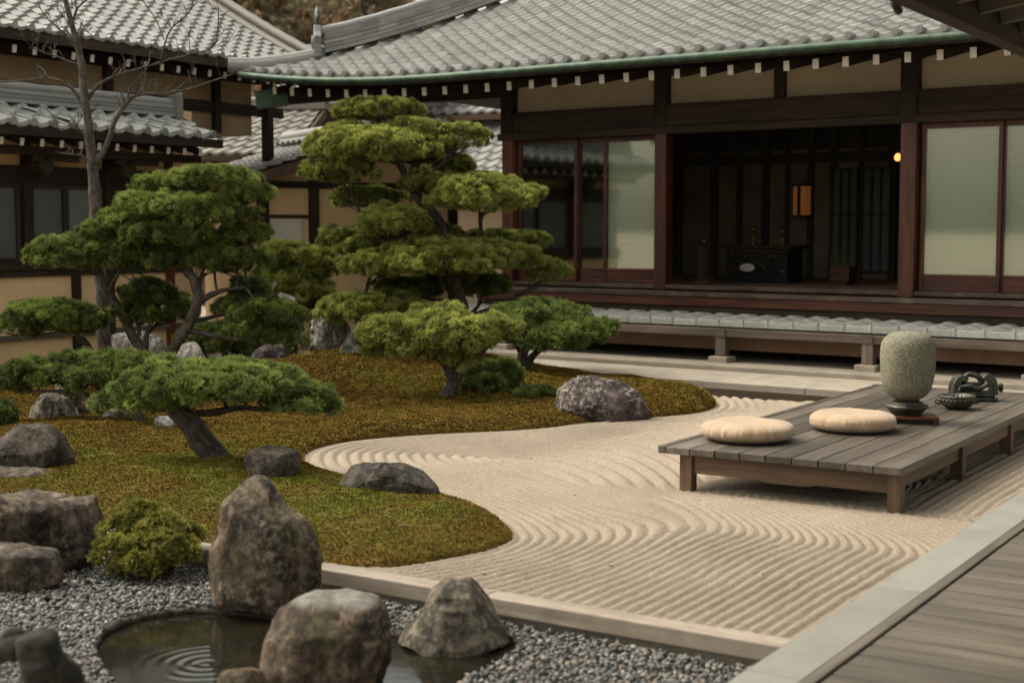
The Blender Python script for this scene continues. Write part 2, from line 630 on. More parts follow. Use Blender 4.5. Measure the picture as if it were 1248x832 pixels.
foliage_mat("needle_olive", (0.056, 0.072, 0.019), (0.215, 0.242, 0.052), (0.41, 0.435, 0.115))
foliage_mat("needle_green", (0.038, 0.055, 0.017), (0.138, 0.178, 0.042), (0.30, 0.35, 0.09))
foliage_mat("needle_bright", (0.042, 0.064, 0.021), (0.150, 0.20, 0.05), (0.30, 0.36, 0.10))
foliage_mat("leaf_shrub", (0.07, 0.08, 0.014), (0.17, 0.17, 0.032), (0.33, 0.31, 0.08))
foliage_mat("leaf_tan", (0.15, 0.11, 0.035), (0.24, 0.19, 0.07), (0.34, 0.28, 0.12))
foliage_mat("leaf_autumn", (0.17, 0.16, 0.09), (0.27, 0.19, 0.11), (0.33, 0.23, 0.14))

m, nt, b = newmat("bark")
t = NT(nt)
gc = t.attr("gc").outputs["Vector"]
n1 = t.noise(gc, 1, 6, 0.7, (14, 45, 45))
n2 = t.noise(gc, 7, 5, 0.7)
c = t.ramp(n1, [(0.40, (0.022, 0.016, 0.012)), (0.60, (0.10, 0.075, 0.055))])
c = t.mix(t.ramp(n2, [(0.52, 0.0), (0.62, 0.5)]), c, (0.16, 0.14, 0.11))
t.l(c, b.inputs["Base Color"])
b.inputs["Roughness"].default_value = 0.9
t.bump(n1, 0.8, 0.02, b)
M["bark"] = m
m2 = m.copy()
m2.name = "bark_pale"
for nd in m2.node_tree.nodes:
    if nd.type == 'VALTORGB' and abs(nd.color_ramp.elements[0].color[0] - 0.022) < 1e-4:
        nd.color_ramp.elements[0].color = (0.026, 0.02, 0.015, 1)
        nd.color_ramp.elements[1].color = (0.105, 0.085, 0.065, 1)
M["bark_pale"] = m2

# water
m, nt, b = newmat("water")
t = NT(nt)
gc = t.attr("gc").outputs["Vector"]
c = t.ramp(t.noise(gc, 3, 5, 0.6), [(0.35, (0.006, 0.0055, 0.0035)), (0.7, (0.016, 0.014, 0.008))])
t.l(c, b.inputs["Base Color"])
b.inputs["Roughness"].default_value = 0.07
b.inputs["IOR"].default_value = 1.33
b.inputs["Specular IOR Level"].default_value = 0.5
t.bump(t.noise(gc, 6, 2, 0.5), 0.05, 0.01, b)
M["water"] = m

# window glass: clear with a reflecting surface
m, nt, b = newmat("glass")
t = NT(nt)
tr = t.n("BsdfTransparent")
tr.inputs[0].default_value = (0.82, 0.85, 0.80, 1)
gl = t.n("BsdfGlossy")
gl.inputs["Roughness"].default_value = 0.04
gl.inputs["Color"].default_value = (0.95, 0.95, 0.92, 1)
fr = t.n("LayerWeight")
fr.inputs["Blend"].default_value = 0.35
mr = t.n("MapRange")
mr.inputs["To Min"].default_value = 0.12
mr.inputs["To Max"].default_value = 0.45
t.l(fr.outputs["Fresnel"], mr.inputs["Value"])
ms = t.n("MixShader")
t.l(mr.outputs[0], ms.inputs[0])
t.l(tr.outputs[0], ms.inputs[1])
t.l(gl.outputs[0], ms.inputs[2])
t.l(ms.outputs[0], nt.nodes["Material Output"].inputs["Surface"])
M["glass"] = m
plain("frosted", (0.09, 0.105, 0.095), 0.3, var=0.15, vscale=2.5, bump=0.1, bscale=120)
plain("frosted_light", (0.14, 0.16, 0.145), 0.3, var=0.1, vscale=2.5)

# paper blind with fine horizontal ribs
m, nt, b = newmat("blind")
t = NT(nt)
gc = t.attr("gc").outputs["Vector"]
wv = t.n("TexWave", wave_type='BANDS', bands_direction='X')
wv.inputs["Scale"].default_value = 7.0
wv.inputs["Distortion"].default_value = 0.6
t.l(gc, wv.inputs["Vector"])
c = t.ramp(wv.outputs["Fac"], [(0.0, (0.78, 0.79, 0.69)), (1.0, (0.83, 0.83, 0.73))])
t.l(c, b.inputs["Base Color"])
b.inputs["Roughness"].default_value = 0.85
t.bump(wv.outputs["Fac"], 0.3, 0.01, b)
M["blind"] = m

# cushion cloth
m, nt, b = newmat("cushion_cloth")
t = NT(nt)
gc = t.attr("gc").outputs["Vector"]
n1 = t.noise(gc, 500, 2, 0.5)
c = t.ramp(t.noise(gc, 6, 4, 0.5), [(0.4, (0.36, 0.255, 0.16)), (0.6, (0.41, 0.30, 0.195))])
t.l(c, b.inputs["Base Color"])
b.inputs["Roughness"].default_value = 0.85
b.inputs["Sheen Weight"].default_value = 0.2
p_ = t.bump(n1, 0.2, 0.002, b)
t.bump(t.noise(gc, 1.0, 4, 0.6, (46, 46, 6)), 0.55, 0.012, b, p_)
M["cushion_cloth"] = m

m, nt, b = newmat("pebble")
t = NT(nt)
rn = t.attr("rnd").outputs["Fac"]
gc = t.attr("gc").outputs["Vector"]
c = t.ramp(rn, [(0.0, (0.05, 0.055, 0.055)), (0.35, (0.09, 0.096, 0.092)), (0.6, (0.16, 0.16, 0.145)), (0.78, (0.20, 0.16, 0.125)), (0.9, (0.26, 0.235, 0.20)), (1.0, (0.34, 0.33, 0.30))])
c = t.mix(1.0, c, t.ramp(t.noise(gc, 90, 3, 0.7), [(0.25, 0.7), (0.75, 1.2)]), 'MULTIPLY')
t.l(c, b.inputs["Base Color"])
b.inputs["Roughness"].default_value = 0.65
M["pebble"] = m


# ------------------------------------------------------------------ THE SETTING: ground, sand, moss, gravel, water
mb = MB()
prof = [(-400, -0.20), (5.03, -0.20), (5.035, -0.03), (30, -0.03), (500, -0.03)]
V, F = [], []
for k, (u, z) in enumerate(prof):
    V += [GF.p(u, -400, z), GF.p(u, 400, z)]
for k in range(len(prof) - 1):
    F.append([2 * k, 2 * k + 2, 2 * k + 3, 2 * k + 1])
mb.add(V, F)
tag(mb.build("ground", M["yard_ground"]), kind="structure")

moss_px = [(455, 698), (520, 689), (590, 676), (622, 664), (629, 655), (618, 641), (585, 622), (535, 606), (480, 598), (420, 590),
           (388, 579), (370, 566), (372, 553), (395, 545), (430, 538), (520, 530), (650, 525), (720, 515), (790, 510), (850, 505),
           (874, 498), (872, 489), (845, 478), (790, 468), (700, 457), (645, 449), (560, 440), (470, 434), (420, 432), (370, 436)]
moss_poly = [G(x, y)[:2] for x, y in moss_px]
# hidden / left part
moss_poly += [np.array(p) for p in ((-3.2, 15.2), (-4.6, 14.2), (-5.6, 13.0), (-5.4, 11.0), (-4.6, 9.6), (-3.4, 8.2))]
moss_poly += [GF.p(5.12, 5.9, 0)[:2], GF.p(5.12, 4.6, 0)[:2]]
moss_poly = np.array(moss_poly)


def chaikin(P, it=2):
    for _ in range(it):
        Q = np.roll(P, -1, 0)
        P = np.stack([0.75 * P + 0.25 * Q, 0.25 * P + 0.75 * Q], 1).reshape(-1, 2)
    return P


moss_poly = chaikin(moss_poly, 2)


def poly_dist(P, poly):
    """signed distance (inside positive) of Nx2 points to polygon"""
    P = np.asarray(P, float)
    d = np.full(len(P), 1e9)
    ins = np.zeros(len(P), bool)
    for a, b in zip(poly, np.roll(poly, -1, 0)):
        ab = b - a
        tt = np.clip(((P - a) @ ab) / (ab @ ab + 1e-12), 0, 1)
        q = P - a - tt[:, None] * ab
        d = np.minimum(d, np.hypot(q[:, 0], q[:, 1]))
        cnd = (a[1] > P[:, 1]) != (b[1] > P[:, 1])
        with np.errstate(divide='ignore', invalid='ignore'):
            xi = a[0] + (P[:, 1] - a[1]) / (b[1] - a[1] + 1e-12) * ab[0]
        ins ^= cnd & (P[:, 0] < xi)
    return np.where(ins, d, -d)


MOUNDS = [(G(480, 455)[:2], 1.3, 0.20), (G(620, 478)[:2], 1.0, 0.12), (G(330, 470)[:2], 1.4, 0.14), (G(240, 600)[:2], 0.9, 0.10),
          (G(400, 640)[:2], 0.6, 0.03), (G(535, 645)[:2], 0.26, 0.05), (G(800, 488)[:2], 0.8, 0.07), (G(90, 545)[:2], 0.8, 0.08)]


def moss_h(P, D=None):
    P = np.atleast_2d(np.asarray(P, float))[:, :2]
    if D is None:
        D = poly_dist(P, moss_poly)
    e = np.clip(D / 0.26, 0, 1)
    edge = np.sqrt(1 - (1 - e) ** 2)
    h = 0.075 + 0 * D
    for c, r, a in MOUNDS:
        h = h + a * np.exp(-((P - c) ** 2).sum(1) / (2 * (r * 0.6) ** 2))
    P3 = np.column_stack([P, 0 * D])
    h = h + 0.034 * fbm(P3, 2.0, 3, 5)
    return np.where(D > 0, edge * h, -0.02)


def mz(P):
    return float(moss_h(np.array([P[:2]]))[0])


def on_moss(x, y):
    z = 0.08
    for _ in range(4):
        P = G(x, y, z)
        z = mz(P)
    return G(x, y, z)


GREENS = [(G(330, 625)[:2], 0.9, 0.9), (G(450, 640)[:2], 0.5, 0.5), (G(530, 642)[:2], 0.2, 0.7), (G(170, 570)[:2], 0.8, 0.7), (G(620, 490)[:2], 0.5, 0.4),
          (G(470, 480)[:2], 0.7, 0.35), (G(100, 600)[:2], 0.6, 0.5)]


def moss_green(P):
    P = P[:, :2]
    g = 0.10 + 0 * P[:, 0]
    for c, r, a in GREENS:
        g = g + a * np.exp(-((P - c) ** 2).sum(1) / (2 * (r * 0.7) ** 2))
    P3 = np.column_stack([P, 0 * g])
    g = g * (0.9 + 0.9 * fbm(P3, 2.5, 4, 31)) + 0.55 * fbm(P3, 3.2, 4, 77) - 0.03
    return np.clip(g, 0, 1)


st = 0.02
lo = moss_poly.min(0) - 0.06
hi = moss_poly.max(0) + 0.06
nx, ny = (np.ceil((hi - lo) / st)).astype(int)
X, Yg = np.meshgrid(lo[0] + np.arange(nx) * st, lo[1] + np.arange(ny) * st, indexing='ij')
P2 = np.column_stack([X.ravel(), Yg.ravel()])
Dm = poly_dist(P2, moss_poly)
Z = moss_h(P2, Dm)
P3 = np.column_stack([P2, 0 * Z])
ok = Dm > 0
Z = Z + np.where(ok, 0.010 * fbm(P3, 26, 3, 3) + 0.006 * fbm(P3, 9, 2, 8), 0)
gm = moss_green(P2)
idx = np.arange(nx * ny).reshape(nx, ny)
Fq = np.stack([idx[:-1, :-1], idx[1:, :-1], idx[1:, 1:], idx[:-1, 1:]], -1).reshape(-1, 4)
keep = (Dm[Fq] > -0.03).any(1)
# leave out cells whose centre is far outside the picture
cx = P2[Fq].mean(1)
keep &= (np.abs(cx[:, 0]) < cx[:, 1] * 0.40 + 0.5)
Fq = Fq[keep]
used = np.unique(Fq)
remap = -np.ones(nx * ny, int)
remap[used] = np.arange(len(used))
mb = MB()
mb.add(np.column_stack([P2, Z])[used], remap[Fq], None, np.clip(0.12 + 0.2 * fbm(P3[used], 30, 2, 9), 0, 1), 0, gm[used])
# the fuzz: little domed sprigs all over
sp_ = 0.0155
gx = np.arange(moss_poly[:, 0].min(), moss_poly[:, 0].max(), sp_)
gy = np.arange(moss_poly[:, 1].min(), moss_poly[:, 1].max(), sp_)
Pc = np.stack(np.meshgrid(gx, gy, indexing='ij'), -1).reshape(-1, 2)
Pc = Pc + rng.uniform(-0.55, 0.55, Pc.shape) * sp_
selp = (np.abs(Pc[:, 0]) < Pc[:, 1] * 0.37 + 0.9) & (rng.random(len(Pc)) < np.clip(9.0 / Pc[:, 1], 0, 1) ** 1.6)
Pc = Pc[selp]
Dc = poly_dist(Pc, moss_poly)
Pc, Dc = Pc[Dc > 0.003], Dc[Dc > 0.003]
scl = np.clip(Pc[:, 1] / 8.5, 0.85, 1.6)
Zc = moss_h(Pc, Dc)
n = len(Pc)
P3 = np.column_stack([Pc, 0 * Zc])
clump = fbm(P3, 14, 3, 91)
gcv = np.clip(moss_green(Pc) + rng.normal(0, 0.12, n), 0, 1)
rn = np.clip(0.5 + 0.55 * clump + rng.normal(0, 0.16, n), 0, 1)
lift = 0.006 * clump + rng.uniform(-0.003, 0.004, n)
Vs, rs, gs = [], [], []
for k in range(8):
    a = rng.random(n) * 2 * np.pi
    inc = 0.25 + 0.9 * rng.random(n)
    dirv = np.column_stack([np.cos(a) * inc, np.sin(a) * inc, 0.55 + 0.4 * rng.random(n)])
    ln = (0.0075 + 0.006 * rng.random(n)) * scl
    wd = 0.0030 * scl
    b0 = np.column_stack([Pc, Zc + lift])
    sd = np.column_stack([-np.sin(a), np.cos(a), 0 * a]) * wd[:, None]
    tip = b0 + dirv * ln[:, None]
    Vs.append(np.stack([b0 - sd * 0.4, b0 + sd * 0.4, (b0 + tip) / 2 + sd, tip, (b0 + tip) / 2 - sd], 1))
    rs.append(np.repeat(np.clip(rn + rng.normal(0, .1, n), 0, 1), 5))
    gs.append(np.repeat(gcv, 5))
Vs = np.concatenate(Vs).reshape(-1, 3)
mb.add(Vs, np.arange(len(Vs)).reshape(-1, 5), None, np.concatenate(rs), 0, np.concatenate(gs))
tag(mb.build("moss", M["moss"], smooth=True), kind="stuff")

# raked sand
du = 0.0095
us = np.concatenate([np.arange(5.09, 10.0, du), np.arange(10.0, 15.0, 0.0125)])
vsn = np.arange(1.955, 7.3, du)
UU, VV = np.meshgrid(us, vsn, indexing='ij')
Pw = GF.p(np.column_stack([UU.ravel(), VV.ravel(), 0 * UU.ravel()]))
mp_small = moss_poly[::2]
Ds = -poly_dist(Pw[:, :2], mp_small)
uu, vv = UU.ravel(), VV.ravel()


def sst(a, b, x):
    tt = np.clip((x - a) / (b - a), 0, 1)
    return tt * tt * (3 - 2 * tt)


K = 1.95
bend = 0.95 * np.clip(uu - 6.75, 0, 1.1) ** 1.7 * (1 - sst(7.75, 7.95, uu))
D2 = vv - 1.96 - bend
wd_ = (1 - sst(0.95, 1.95, D2)) * (1 - sst(7.9, 8.3, uu) * sst(2.45, 2.8, vv) * 1.0)
wd_ = wd_ * (1 - sst(3.75, 4.05, vv) * sst(7.2, 7.7, uu))
g = Ds * (1 - wd_) + (K - D2) * wd_
P3 = np.column_stack([uu, vv, 0 * uu])
g = g + 0.035 * fbm(P3, 1.1, 2, 44) + 0.006 * fbm(P3, 7, 2, 45)
per = 0.064
ph = g / per * 2 * np.pi
s_ = 0.5 + 0.5 * np.cos(ph)
amp = 0.0170 * (0.85 + 0.35 * fbm(P3, 1.7, 2, 46))
smooth_patch = np.exp(-(((uu - 7.25) / 0.55) ** 2 + ((vv - 4.15) / 0.42) ** 2))
smooth_patch = np.maximum(smooth_patch, 0.5 * np.exp(-(((uu - 7.1) / 0.18) ** 2 + ((vv - 3.35) / 0.4) ** 2)))
amp = amp * (1 - 0.88 * np.clip(smooth_patch * 1.15, 0, 1)) * (1 - 0.2 * sst(10, 13, uu))
zz = amp * (s_ ** 0.5) * 1.12 + 0.0024 * fbm(P3, 38, 3, 47) + 0.0024 * vnoise(P3, 85, 48)
# the upper field: lines along the bed that hook down beside the platform
mU = sst(-0.12, 0.28, uu - (7.06 + (6.16 - vv) * 0.28))
hk = 0.85 * np.clip(4.9 - vv, 0, 1.2) ** 1.6
g2 = uu + hk + 0.05 * fbm(P3, 0.9, 2, 61)
wD = (1 - sst(0.25, 0.8, Ds)) * (1 - sst(7.5, 8.4, uu))
g2 = g2 * (1 - wD) + (7.4 + Ds) * wD
s2 = 0.5 + 0.5 * np.cos(g2 / 0.185 * 2 * np.pi)
z2 = 0.044 * (0.85 + 0.35 * fbm(P3, 1.5, 2, 62)) * s2 ** 0.6 + 0.0015 * fbm(P3, 30, 3, 63) + 0.0015 * vnoise(P3, 85, 64)
div = np.abs(uu - (7.06 + (6.16 - vv) * 0.28)) / 0.16
z2 = z2 * (0.2 + 0.8 * sst(0.0, 0.35, Ds))
z2 = z2 * (1 - 0.85 * np.exp(-div ** 2) * sst(3.6, 4.0, vv))
mL = sst(4.75, 5.35, vv)
s3 = 0.5 + 0.5 * np.cos((Ds + 0.03 * fbm(P3, 1.1, 2, 44)) / 0.088 * 2 * np.pi)
z3 = 0.022 * s3 ** 0.6 * (0.35 + 0.65 * sst(0.0, 0.12, Ds)) + 0.0015 * fbm(P3, 30, 3, 63)
z2 = z2 * (1 - mL) + z3 * mL
zz = zz * (1 - mU * sst(3.70, 3.95, vv)) + z2 * mU * sst(3.70, 3.95, vv)
hallD = HF.l(Pw)[:, 1] if False else (Pw - HF.o) @ H2
inb = (Ds > -0.10) & (hallD < -2.44)
idx = np.arange(len(us) * len(vsn)).reshape(len(us), len(vsn))
Fq = np.stack([idx[:-1, :-1], idx[1:, :-1], idx[1:, 1:], idx[:-1, 1:]], -1).reshape(-1, 4)
Fq = Fq[inb[Fq].all(1)]
used = np.unique(Fq)
remap = -np.ones(len(uu), int)
remap[used] = np.arange(len(used))
Pw[:, 2] = zz
mb = MB()
mb.add(Pw[used], remap[Fq])
tag(mb.build("raked_sand", M["raked_sand"], smooth=True), kind="structure")

# pond and pebbles
ZG = -0.072
pond_px = [(112, 785), (128, 764), (180, 747), (250, 740), (330, 748), (420, 762), (500, 772), (575, 782), (632, 776), (640, 790), (600, 815), (560, 838), (500, 860), (380, 880), (240, 880), (150, 850), (118, 812)]
pond = chaikin(np.array([G(x, y, ZG - 0.02)[:2] for x, y in pond_px]), 2)
ZW = ZG - 0.035
mb = MB()
st = 0.0085
lo, hi = pond.min(0) - 0.02, pond.max(0) + 0.02
nx, ny = (np.ceil((hi - lo) / st)).astype(int)
X, Yg = np.meshgrid(lo[0] + np.arange(nx) * st, lo[1] + np.arange(ny) * st, indexing='ij')
P2 = np.column_stack([X.ravel(), Yg.ravel()])
Dp = poly_dist(P2, pond)
rc = G(252, 808, ZW)[:2]
rr = np.hypot(P2[:, 0] - rc[0], P2[:, 1] - rc[1])
rr = rr * (1 + 0.08 * vnoise(np.column_stack([P2, 0 * rr]), 5, 2))
Z = ZW + 0.0005 * np.cos(rr / 0.062 * 2 * np.pi) * np.exp(-(rr / 0.22) ** 4) * np.clip(0.7 + 1.3 * vnoise(np.column_stack([P2, 0 * rr]), 5, 4), 0, 1.6)
idx = np.arange(nx * ny).reshape(nx, ny)
Fq = np.stack([idx[:-1, :-1], idx[1:, :-1], idx[1:, 1:], idx[:-1, 1:]], -1).reshape(-1, 4)
Fq = Fq[(Dp[Fq] > -0.01).all(1)]
used = np.unique(Fq)
remap = -np.ones(nx * ny, int)
remap[used] = np.arange(len(used))
mb.add(np.column_stack([P2, Z])[used], remap[Fq])
tag(mb.build("pond_water", M["water"], smooth=True), kind="structure")
mb = MB()
rim = np.column_stack([np.vstack([pond, pond[:1]]), np.full(len(pond) + 1, ZW + 0.004)])
rim[:, 2] += 0.006 * fbm(rim, 6, 2, 4)
mb.tube(rim, 0.018 * (1 + 0.4 * vnoise(rim, 7, 3)), 8, cap=False, rough=0.3)
tag(mb.build("pond_rim", M["rock_dark"], smooth=True), "thin dark stone rim edging the small pond", "pond edging")

import bmesh
bm = bmesh.new()
bmesh.ops.create_icosphere(bm, subdivisions=2, radius=1.0)
ICO2V = np.array([v.co for v in bm.verts])
ICO2F = np.array([[v.index for v in f.verts] for f in bm.faces])
bm.free()
bm = bmesh.new()
bmesh.ops.create_icosphere(bm, subdivisions=1, radius=1.0)
ICO1V = np.array([v.co for v in bm.verts])
ICO1F = np.array([[v.index for v in f.verts] for f in bm.faces])
bm.free()
mb = MB()
N = 44000
uvp = np.column_stack([rng.uniform(3.3, 5.0, N), rng.uniform(1.3, 7.8, N)])
pp = GF.p(np.column_stack([uvp, np.zeros(N)]))[:, :2]
okp = (poly_dist(pp, pond) < 0.008) & (np.abs(pp[:, 0] + 0.35) < pp[:, 1] * 0.40 + 0.65) & (pp[:, 1] > 4.3)
pp = pp[okp]
N = len(pp)
# layered heap: size mix
sz = np.exp(rng.normal(math.log(0.0086), 0.28, N))
ax = np.column_stack([sz * rng.uniform(0.9, 1.35, N), sz * rng.uniform(0.8, 1.1, N), sz * rng.uniform(0.55, 0.85, N)])
th = rng.random(N) * 2 * np.pi
B = ICO1V[None] * (1 + 0.16 * rng.normal(size=(N, len(ICO1V), 1)).clip(-1.5, 1.5))
B = B * ax[:, None, :]
cxx, sxx = np.cos(th)[:, None], np.sin(th)[:, None]
tl = rng.normal(0, 0.3, N)[:, None]
x_, y_, z_ = B[..., 0], B[..., 1], B[..., 2]
x_, z_ = x_ * np.cos(tl) - z_ * np.sin(tl), x_ * np.sin(tl) + z_ * np.cos(tl)
B = np.stack([x_ * cxx - y_ * sxx, x_ * sxx + y_ * cxx, z_], -1)
B += np.column_stack([pp, ZG - 0.008 + rng.uniform(-0.010, 0.012, N)])[:, None]
Ff = (ICO1F[None] + (np.arange(N) * len(ICO1V))[:, None, None]).reshape(-1, 3)
mb.add(B.reshape(-1, 3), Ff, None, np.repeat(rng.random(N), len(ICO1V)))
# bed below
mb.add(np.array([GF.p(3.0, 1.3, ZG - 0.045), GF.p(5.02, 1.3, ZG - 0.045), GF.p(5.02, 8.2, ZG - 0.045), GF.p(3.0, 8.2, ZG - 0.045)]), np.array([[0, 1, 2, 3]]), None, 0.05)
tag(mb.build("gravel", M["pebble"], smooth=True), kind="stuff")

# timber kerb of the sand bed
kerb = thing("timber_kerb", GF.p(5.04, 2.0, 0), "long pale timber kerb between raked sand and grey pebbles", "kerb")
mb = MB()
cuts = [1.98, 3.35, 5.0, 6.6]
for a, b in zip(cuts[:-1], cuts[1:]):
    mb.box((4.985, a + 0.0015, -0.047), (5.10, b - 0.0015, 0.026), GF)
mb.build("kerb_beam", M["kerb_wood"], kerb, bevel=0.006)

# stone border and deck
mb = MB()
for k in range(7):
    a = 3.2 + k * 1.42
    mb.box((a + 0.002, 1.765, -0.2), (a + 1.418, 1.975, 0.035), GF)
tag(mb.build("stone_border", M["border_stone"], bevel=0.004), kind="structure")
deck = thing("timber_deck", GF.p(7, 1.0, 0), "grey brown plank deck beside the pale stone border", "deck")
mb = MB()
mb.box((3.2, 1.712, -0.1), (13.1, 1.758, 0.040), GF)
mb.build("edge_board", M["deck_wood"], deck, bevel=0.003)
mb = MB()
u = 3.2
while u < 13.0:
    wdt = 0.140
    mb.box((u + 0.0065, -3.0, 0.0), (u + wdt - 0.0065, 1.702, 0.034 + rng.uniform(-0.001, 0.001)), GF)
    u += wdt
mb.build("deck_boards", M["deck_wood"], deck, bevel=0.006)
mb = MB()
mb.box((3.2, -3.0, -0.2), (13.1, 1.70, -0.02), GF)
mb.build("deck_base", M["vent_dark"], deck)

# hall-side path, ledge and drain
path_fr = HF
mb = MB()
for k in range(9):
    a = -7 + k * 1.75
    mb.box((a + 0.003, -1.66, -0.2), (a + 1.747, -1.30, 0.055), HF)
mb.box((-7.2, -1.297, -0.2), (8.8, -0.42, 0.030), HF)
tag(mb.build("path", M["stone_path"], bevel=0.008), kind="structure")
mb = MB()
mb.box((-7.2, -0.415, -0.2), (8.8, 1.4, 0.085), HF)
tag(mb.build("plinth_ground", M["stone_pale"], bevel=0.01), kind="structure")
mb = MB()
mb.box((-2.6, -2.45, -0.2), (8.8, -1.665, -0.012), HF)
tag(mb.build("drain_channel_ground", M["vent_dark"]), kind="structure")

# ------------------------------------------------------------------ roofs
def tile_roof(mb, fr, s0, s1, d0, zf, run, pitch_run, P=0.27, T=0.235, amp=0.034, lip=0.042, clip=None, jit=0.0022, sgn=1):
    """tiles over local (s,d): from d0 going 'run' metres inwards (sgn=+1) or outwards; zf(s,d) is the bare roof height"""
    ns = int((s1 - s0) / P)
    nt = int(math.ceil(run / T))
    k = 10
    xs = np.linspace(0, 1.0, k)
    wave = amp * (0.85 * np.cos(2 * np.pi * (xs - 0.12)) + 0.22 * np.cos(4 * np.pi * (xs - 0.20)))
    ss, tt = np.meshgrid(np.arange(ns), np.arange(nt), indexing='ij')
    ss, tt = ss.ravel(), tt.ravel()
    cs = s0 + (ss + 0.5) * P
    cdn = d0 + sgn * (tt + 0.5) * T
    if clip is not None:
        kp = clip(cs, cdn)
        ss, tt = ss[kp], tt[kp]
    n = len(ss)
    # rows: lip bottom, lip top, mid, top
    rows_t = np.array([0.0, 0.0, 0.5, 1.06])
    rows_h = np.array([-0.012, lip, lip * 0.55, -0.002])
    jh = rng.normal(0, jit, n)
    js = rng.normal(0, jit * 0.6, n)
    sl = s0 + (ss[:, None, None] + xs[None, None, :]) * P + js[:, None, None] + 0 * rows_t[None, :, None]
    dl = d0 + sgn * (tt[:, None, None] + rows_t[None, :, None]) * T + 0 * sl
    zl = zf(sl, dl) + rows_h[None, :, None] + wave[None, None, :] * np.where(np.arange(4) == 0, 0.9, 1.0)[None, :, None] + jh[:, None, None]
    L = np.stack([sl, dl, zl], -1).reshape(-1, 3)
    i, j = np.meshgrid(np.arange(3), np.arange(k - 1), indexing='ij')
    f0 = np.stack([i * k + j, i * k + j + 1, (i + 1) * k + j + 1, (i + 1) * k + j], -1).reshape(-1, 4)
    if sgn < 0:
        f0 = f0[:, ::-1]
    F = (f0[None] + (np.arange(n) * 4 * k)[:, None, None]).reshape(-1, 4)
    mb.add(fr.p(L), F, None, np.repeat(np.clip(rng.normal(0.55, 0.17, n), 0, 1), 4 * k))


def sheet(mb, fr, s0, s1, d0, d1, zf, ns=30, nd=10, dz=0.0, mi=0):
    S, D = np.meshgrid(np.linspace(s0, s1, ns), np.linspace(d0, d1, nd), indexing='ij')
    Z = zf(S, D) + dz
    L = np.stack([S, D, Z], -1).reshape(-1, 3)
    idx = np.arange(ns * nd).reshape(ns, nd)
    F = np.stack([idx[:-1, :-1], idx[1:, :-1], idx[1:, 1:], idx[:-1, 1:]], -1).reshape(-1, 4)
    mb.add(fr.p(L), F, None, 0.4, mi)


# ------------------------------------------------------------------ THE HALL
WD = 1.2                                    # depth of the facade behind the veranda posts
hall = thing("temple_hall", HF.p(-1, 1.2, 0), "large open-fronted timber hall with grey tiled roof, altar room and white-tipped rafters", "hall")
SC = -7.45                                  # roof corner
D0 = -0.30                                  # eave


def hall_z(s, d):
    x = d - D0
    z = 3.56 + 0.40 * x + 0.030 * x * x
    fl = np.clip((-3.6 - s) / 3.9, 0, 1.2)
    return z + 0.27 * fl ** 2.2 * np.exp(-np.clip(x, 0, 9) / 1.6)


def hip_clip(s, d):
    return (s - SC) > (d - D0) - 0.05


mb = MB()
tile_roof(mb, HF, SC, 9.0, D0, hall_z, 5.4, 0, P=0.25, T=0.205, amp=0.025, lip=0.034, clip=hip_clip)
roof = mb.build("roof", M["roof_tile"], hall, smooth=True, auto=40)
# boards under the tiles, and the far slopes
mb = MB()
S = np.linspace(SC, 9.0, 60)
nd = 12
L, F = [], []
for i, s in enumerate(S):
    dm = min(5.1, D0 + (s - SC))
    for j in range(nd):
        d = D0 + 0.02 + max(dm - D0 - 0.02, 0.0) * j / (nd - 1)
        L.append((s, d, float(hall_z(s, d)) - 0.035))
for i in range(len(S) - 1):
    for j in range(nd - 1):
        a = i * nd + j
        F.append([a, a + nd, a + nd + 1, a + 1])
mb.add(HF.p(np.array(L)), F)
# hip-side slope and rear slope
hipx = lambda k: HF.p(SC + k, D0 + k, float(hall_z(SC + k, D0 + k)) - 0.04)
n_h = 10
hp = [hipx(5.1 * k / n_h) for k in range(n_h + 1)]
lw = [HF.p(SC, D0 + 10.8 * k / n_h, float(hall_z(SC, D0)) - 0.06 - 0.15 * min(k, 3) / 3) for k in range(n_h + 1)]
top = HF.p(SC + 5.1, D0 + 5.4, float(hall_z(SC + 5.4, D0 + 5.4)) - 0.04)
rear = [HF.p(SC, D0 + 10.8, 3.6), HF.p(9, D0 + 10.8, 3.6), HF.p(9, D0 + 5.4, float(hall_z(2, D0 + 5.4)) - 0.04), top]
mb.add(np.array(rear), [[0, 1, 2, 3]])
V = np.array(hp + [HF.p(SC, D0, float(hall_z(SC, D0)) - 0.04), HF.p(SC, D0 + 10.8, 3.6), top])
mb.add(V, [[n_h + 1] + [n_h + 2] + [n_h + 3] + list(range(n_h, -1, -1))])
mb.build("roof_boards", M["dark_wood"], roof)
# eave end tiles
mb = MB()
P = 0.25
k = 0
s = SC + 0.035
while s < 8.9:
    z = float(hall_z(s, D0)) + 0.018
    c = HF.p(s, D0 - 0.02, z)
    mb.disc(c, H2, 0.047, 0.05, 16, rnd=rng.random())
    mb.disc(c - H2 * 0.022, H2, 0.034, 0.03, 12, rnd=0.1)
    mb.box((s + 0.03, D0 - 0.022, z - 0.055), (s + P - 0.03, D0 + 0.012, z - 0.022), HF, rnd=rng.random())
    s += P
mb.build("eave_tiles", M["roof_tile"], roof, smooth=False)
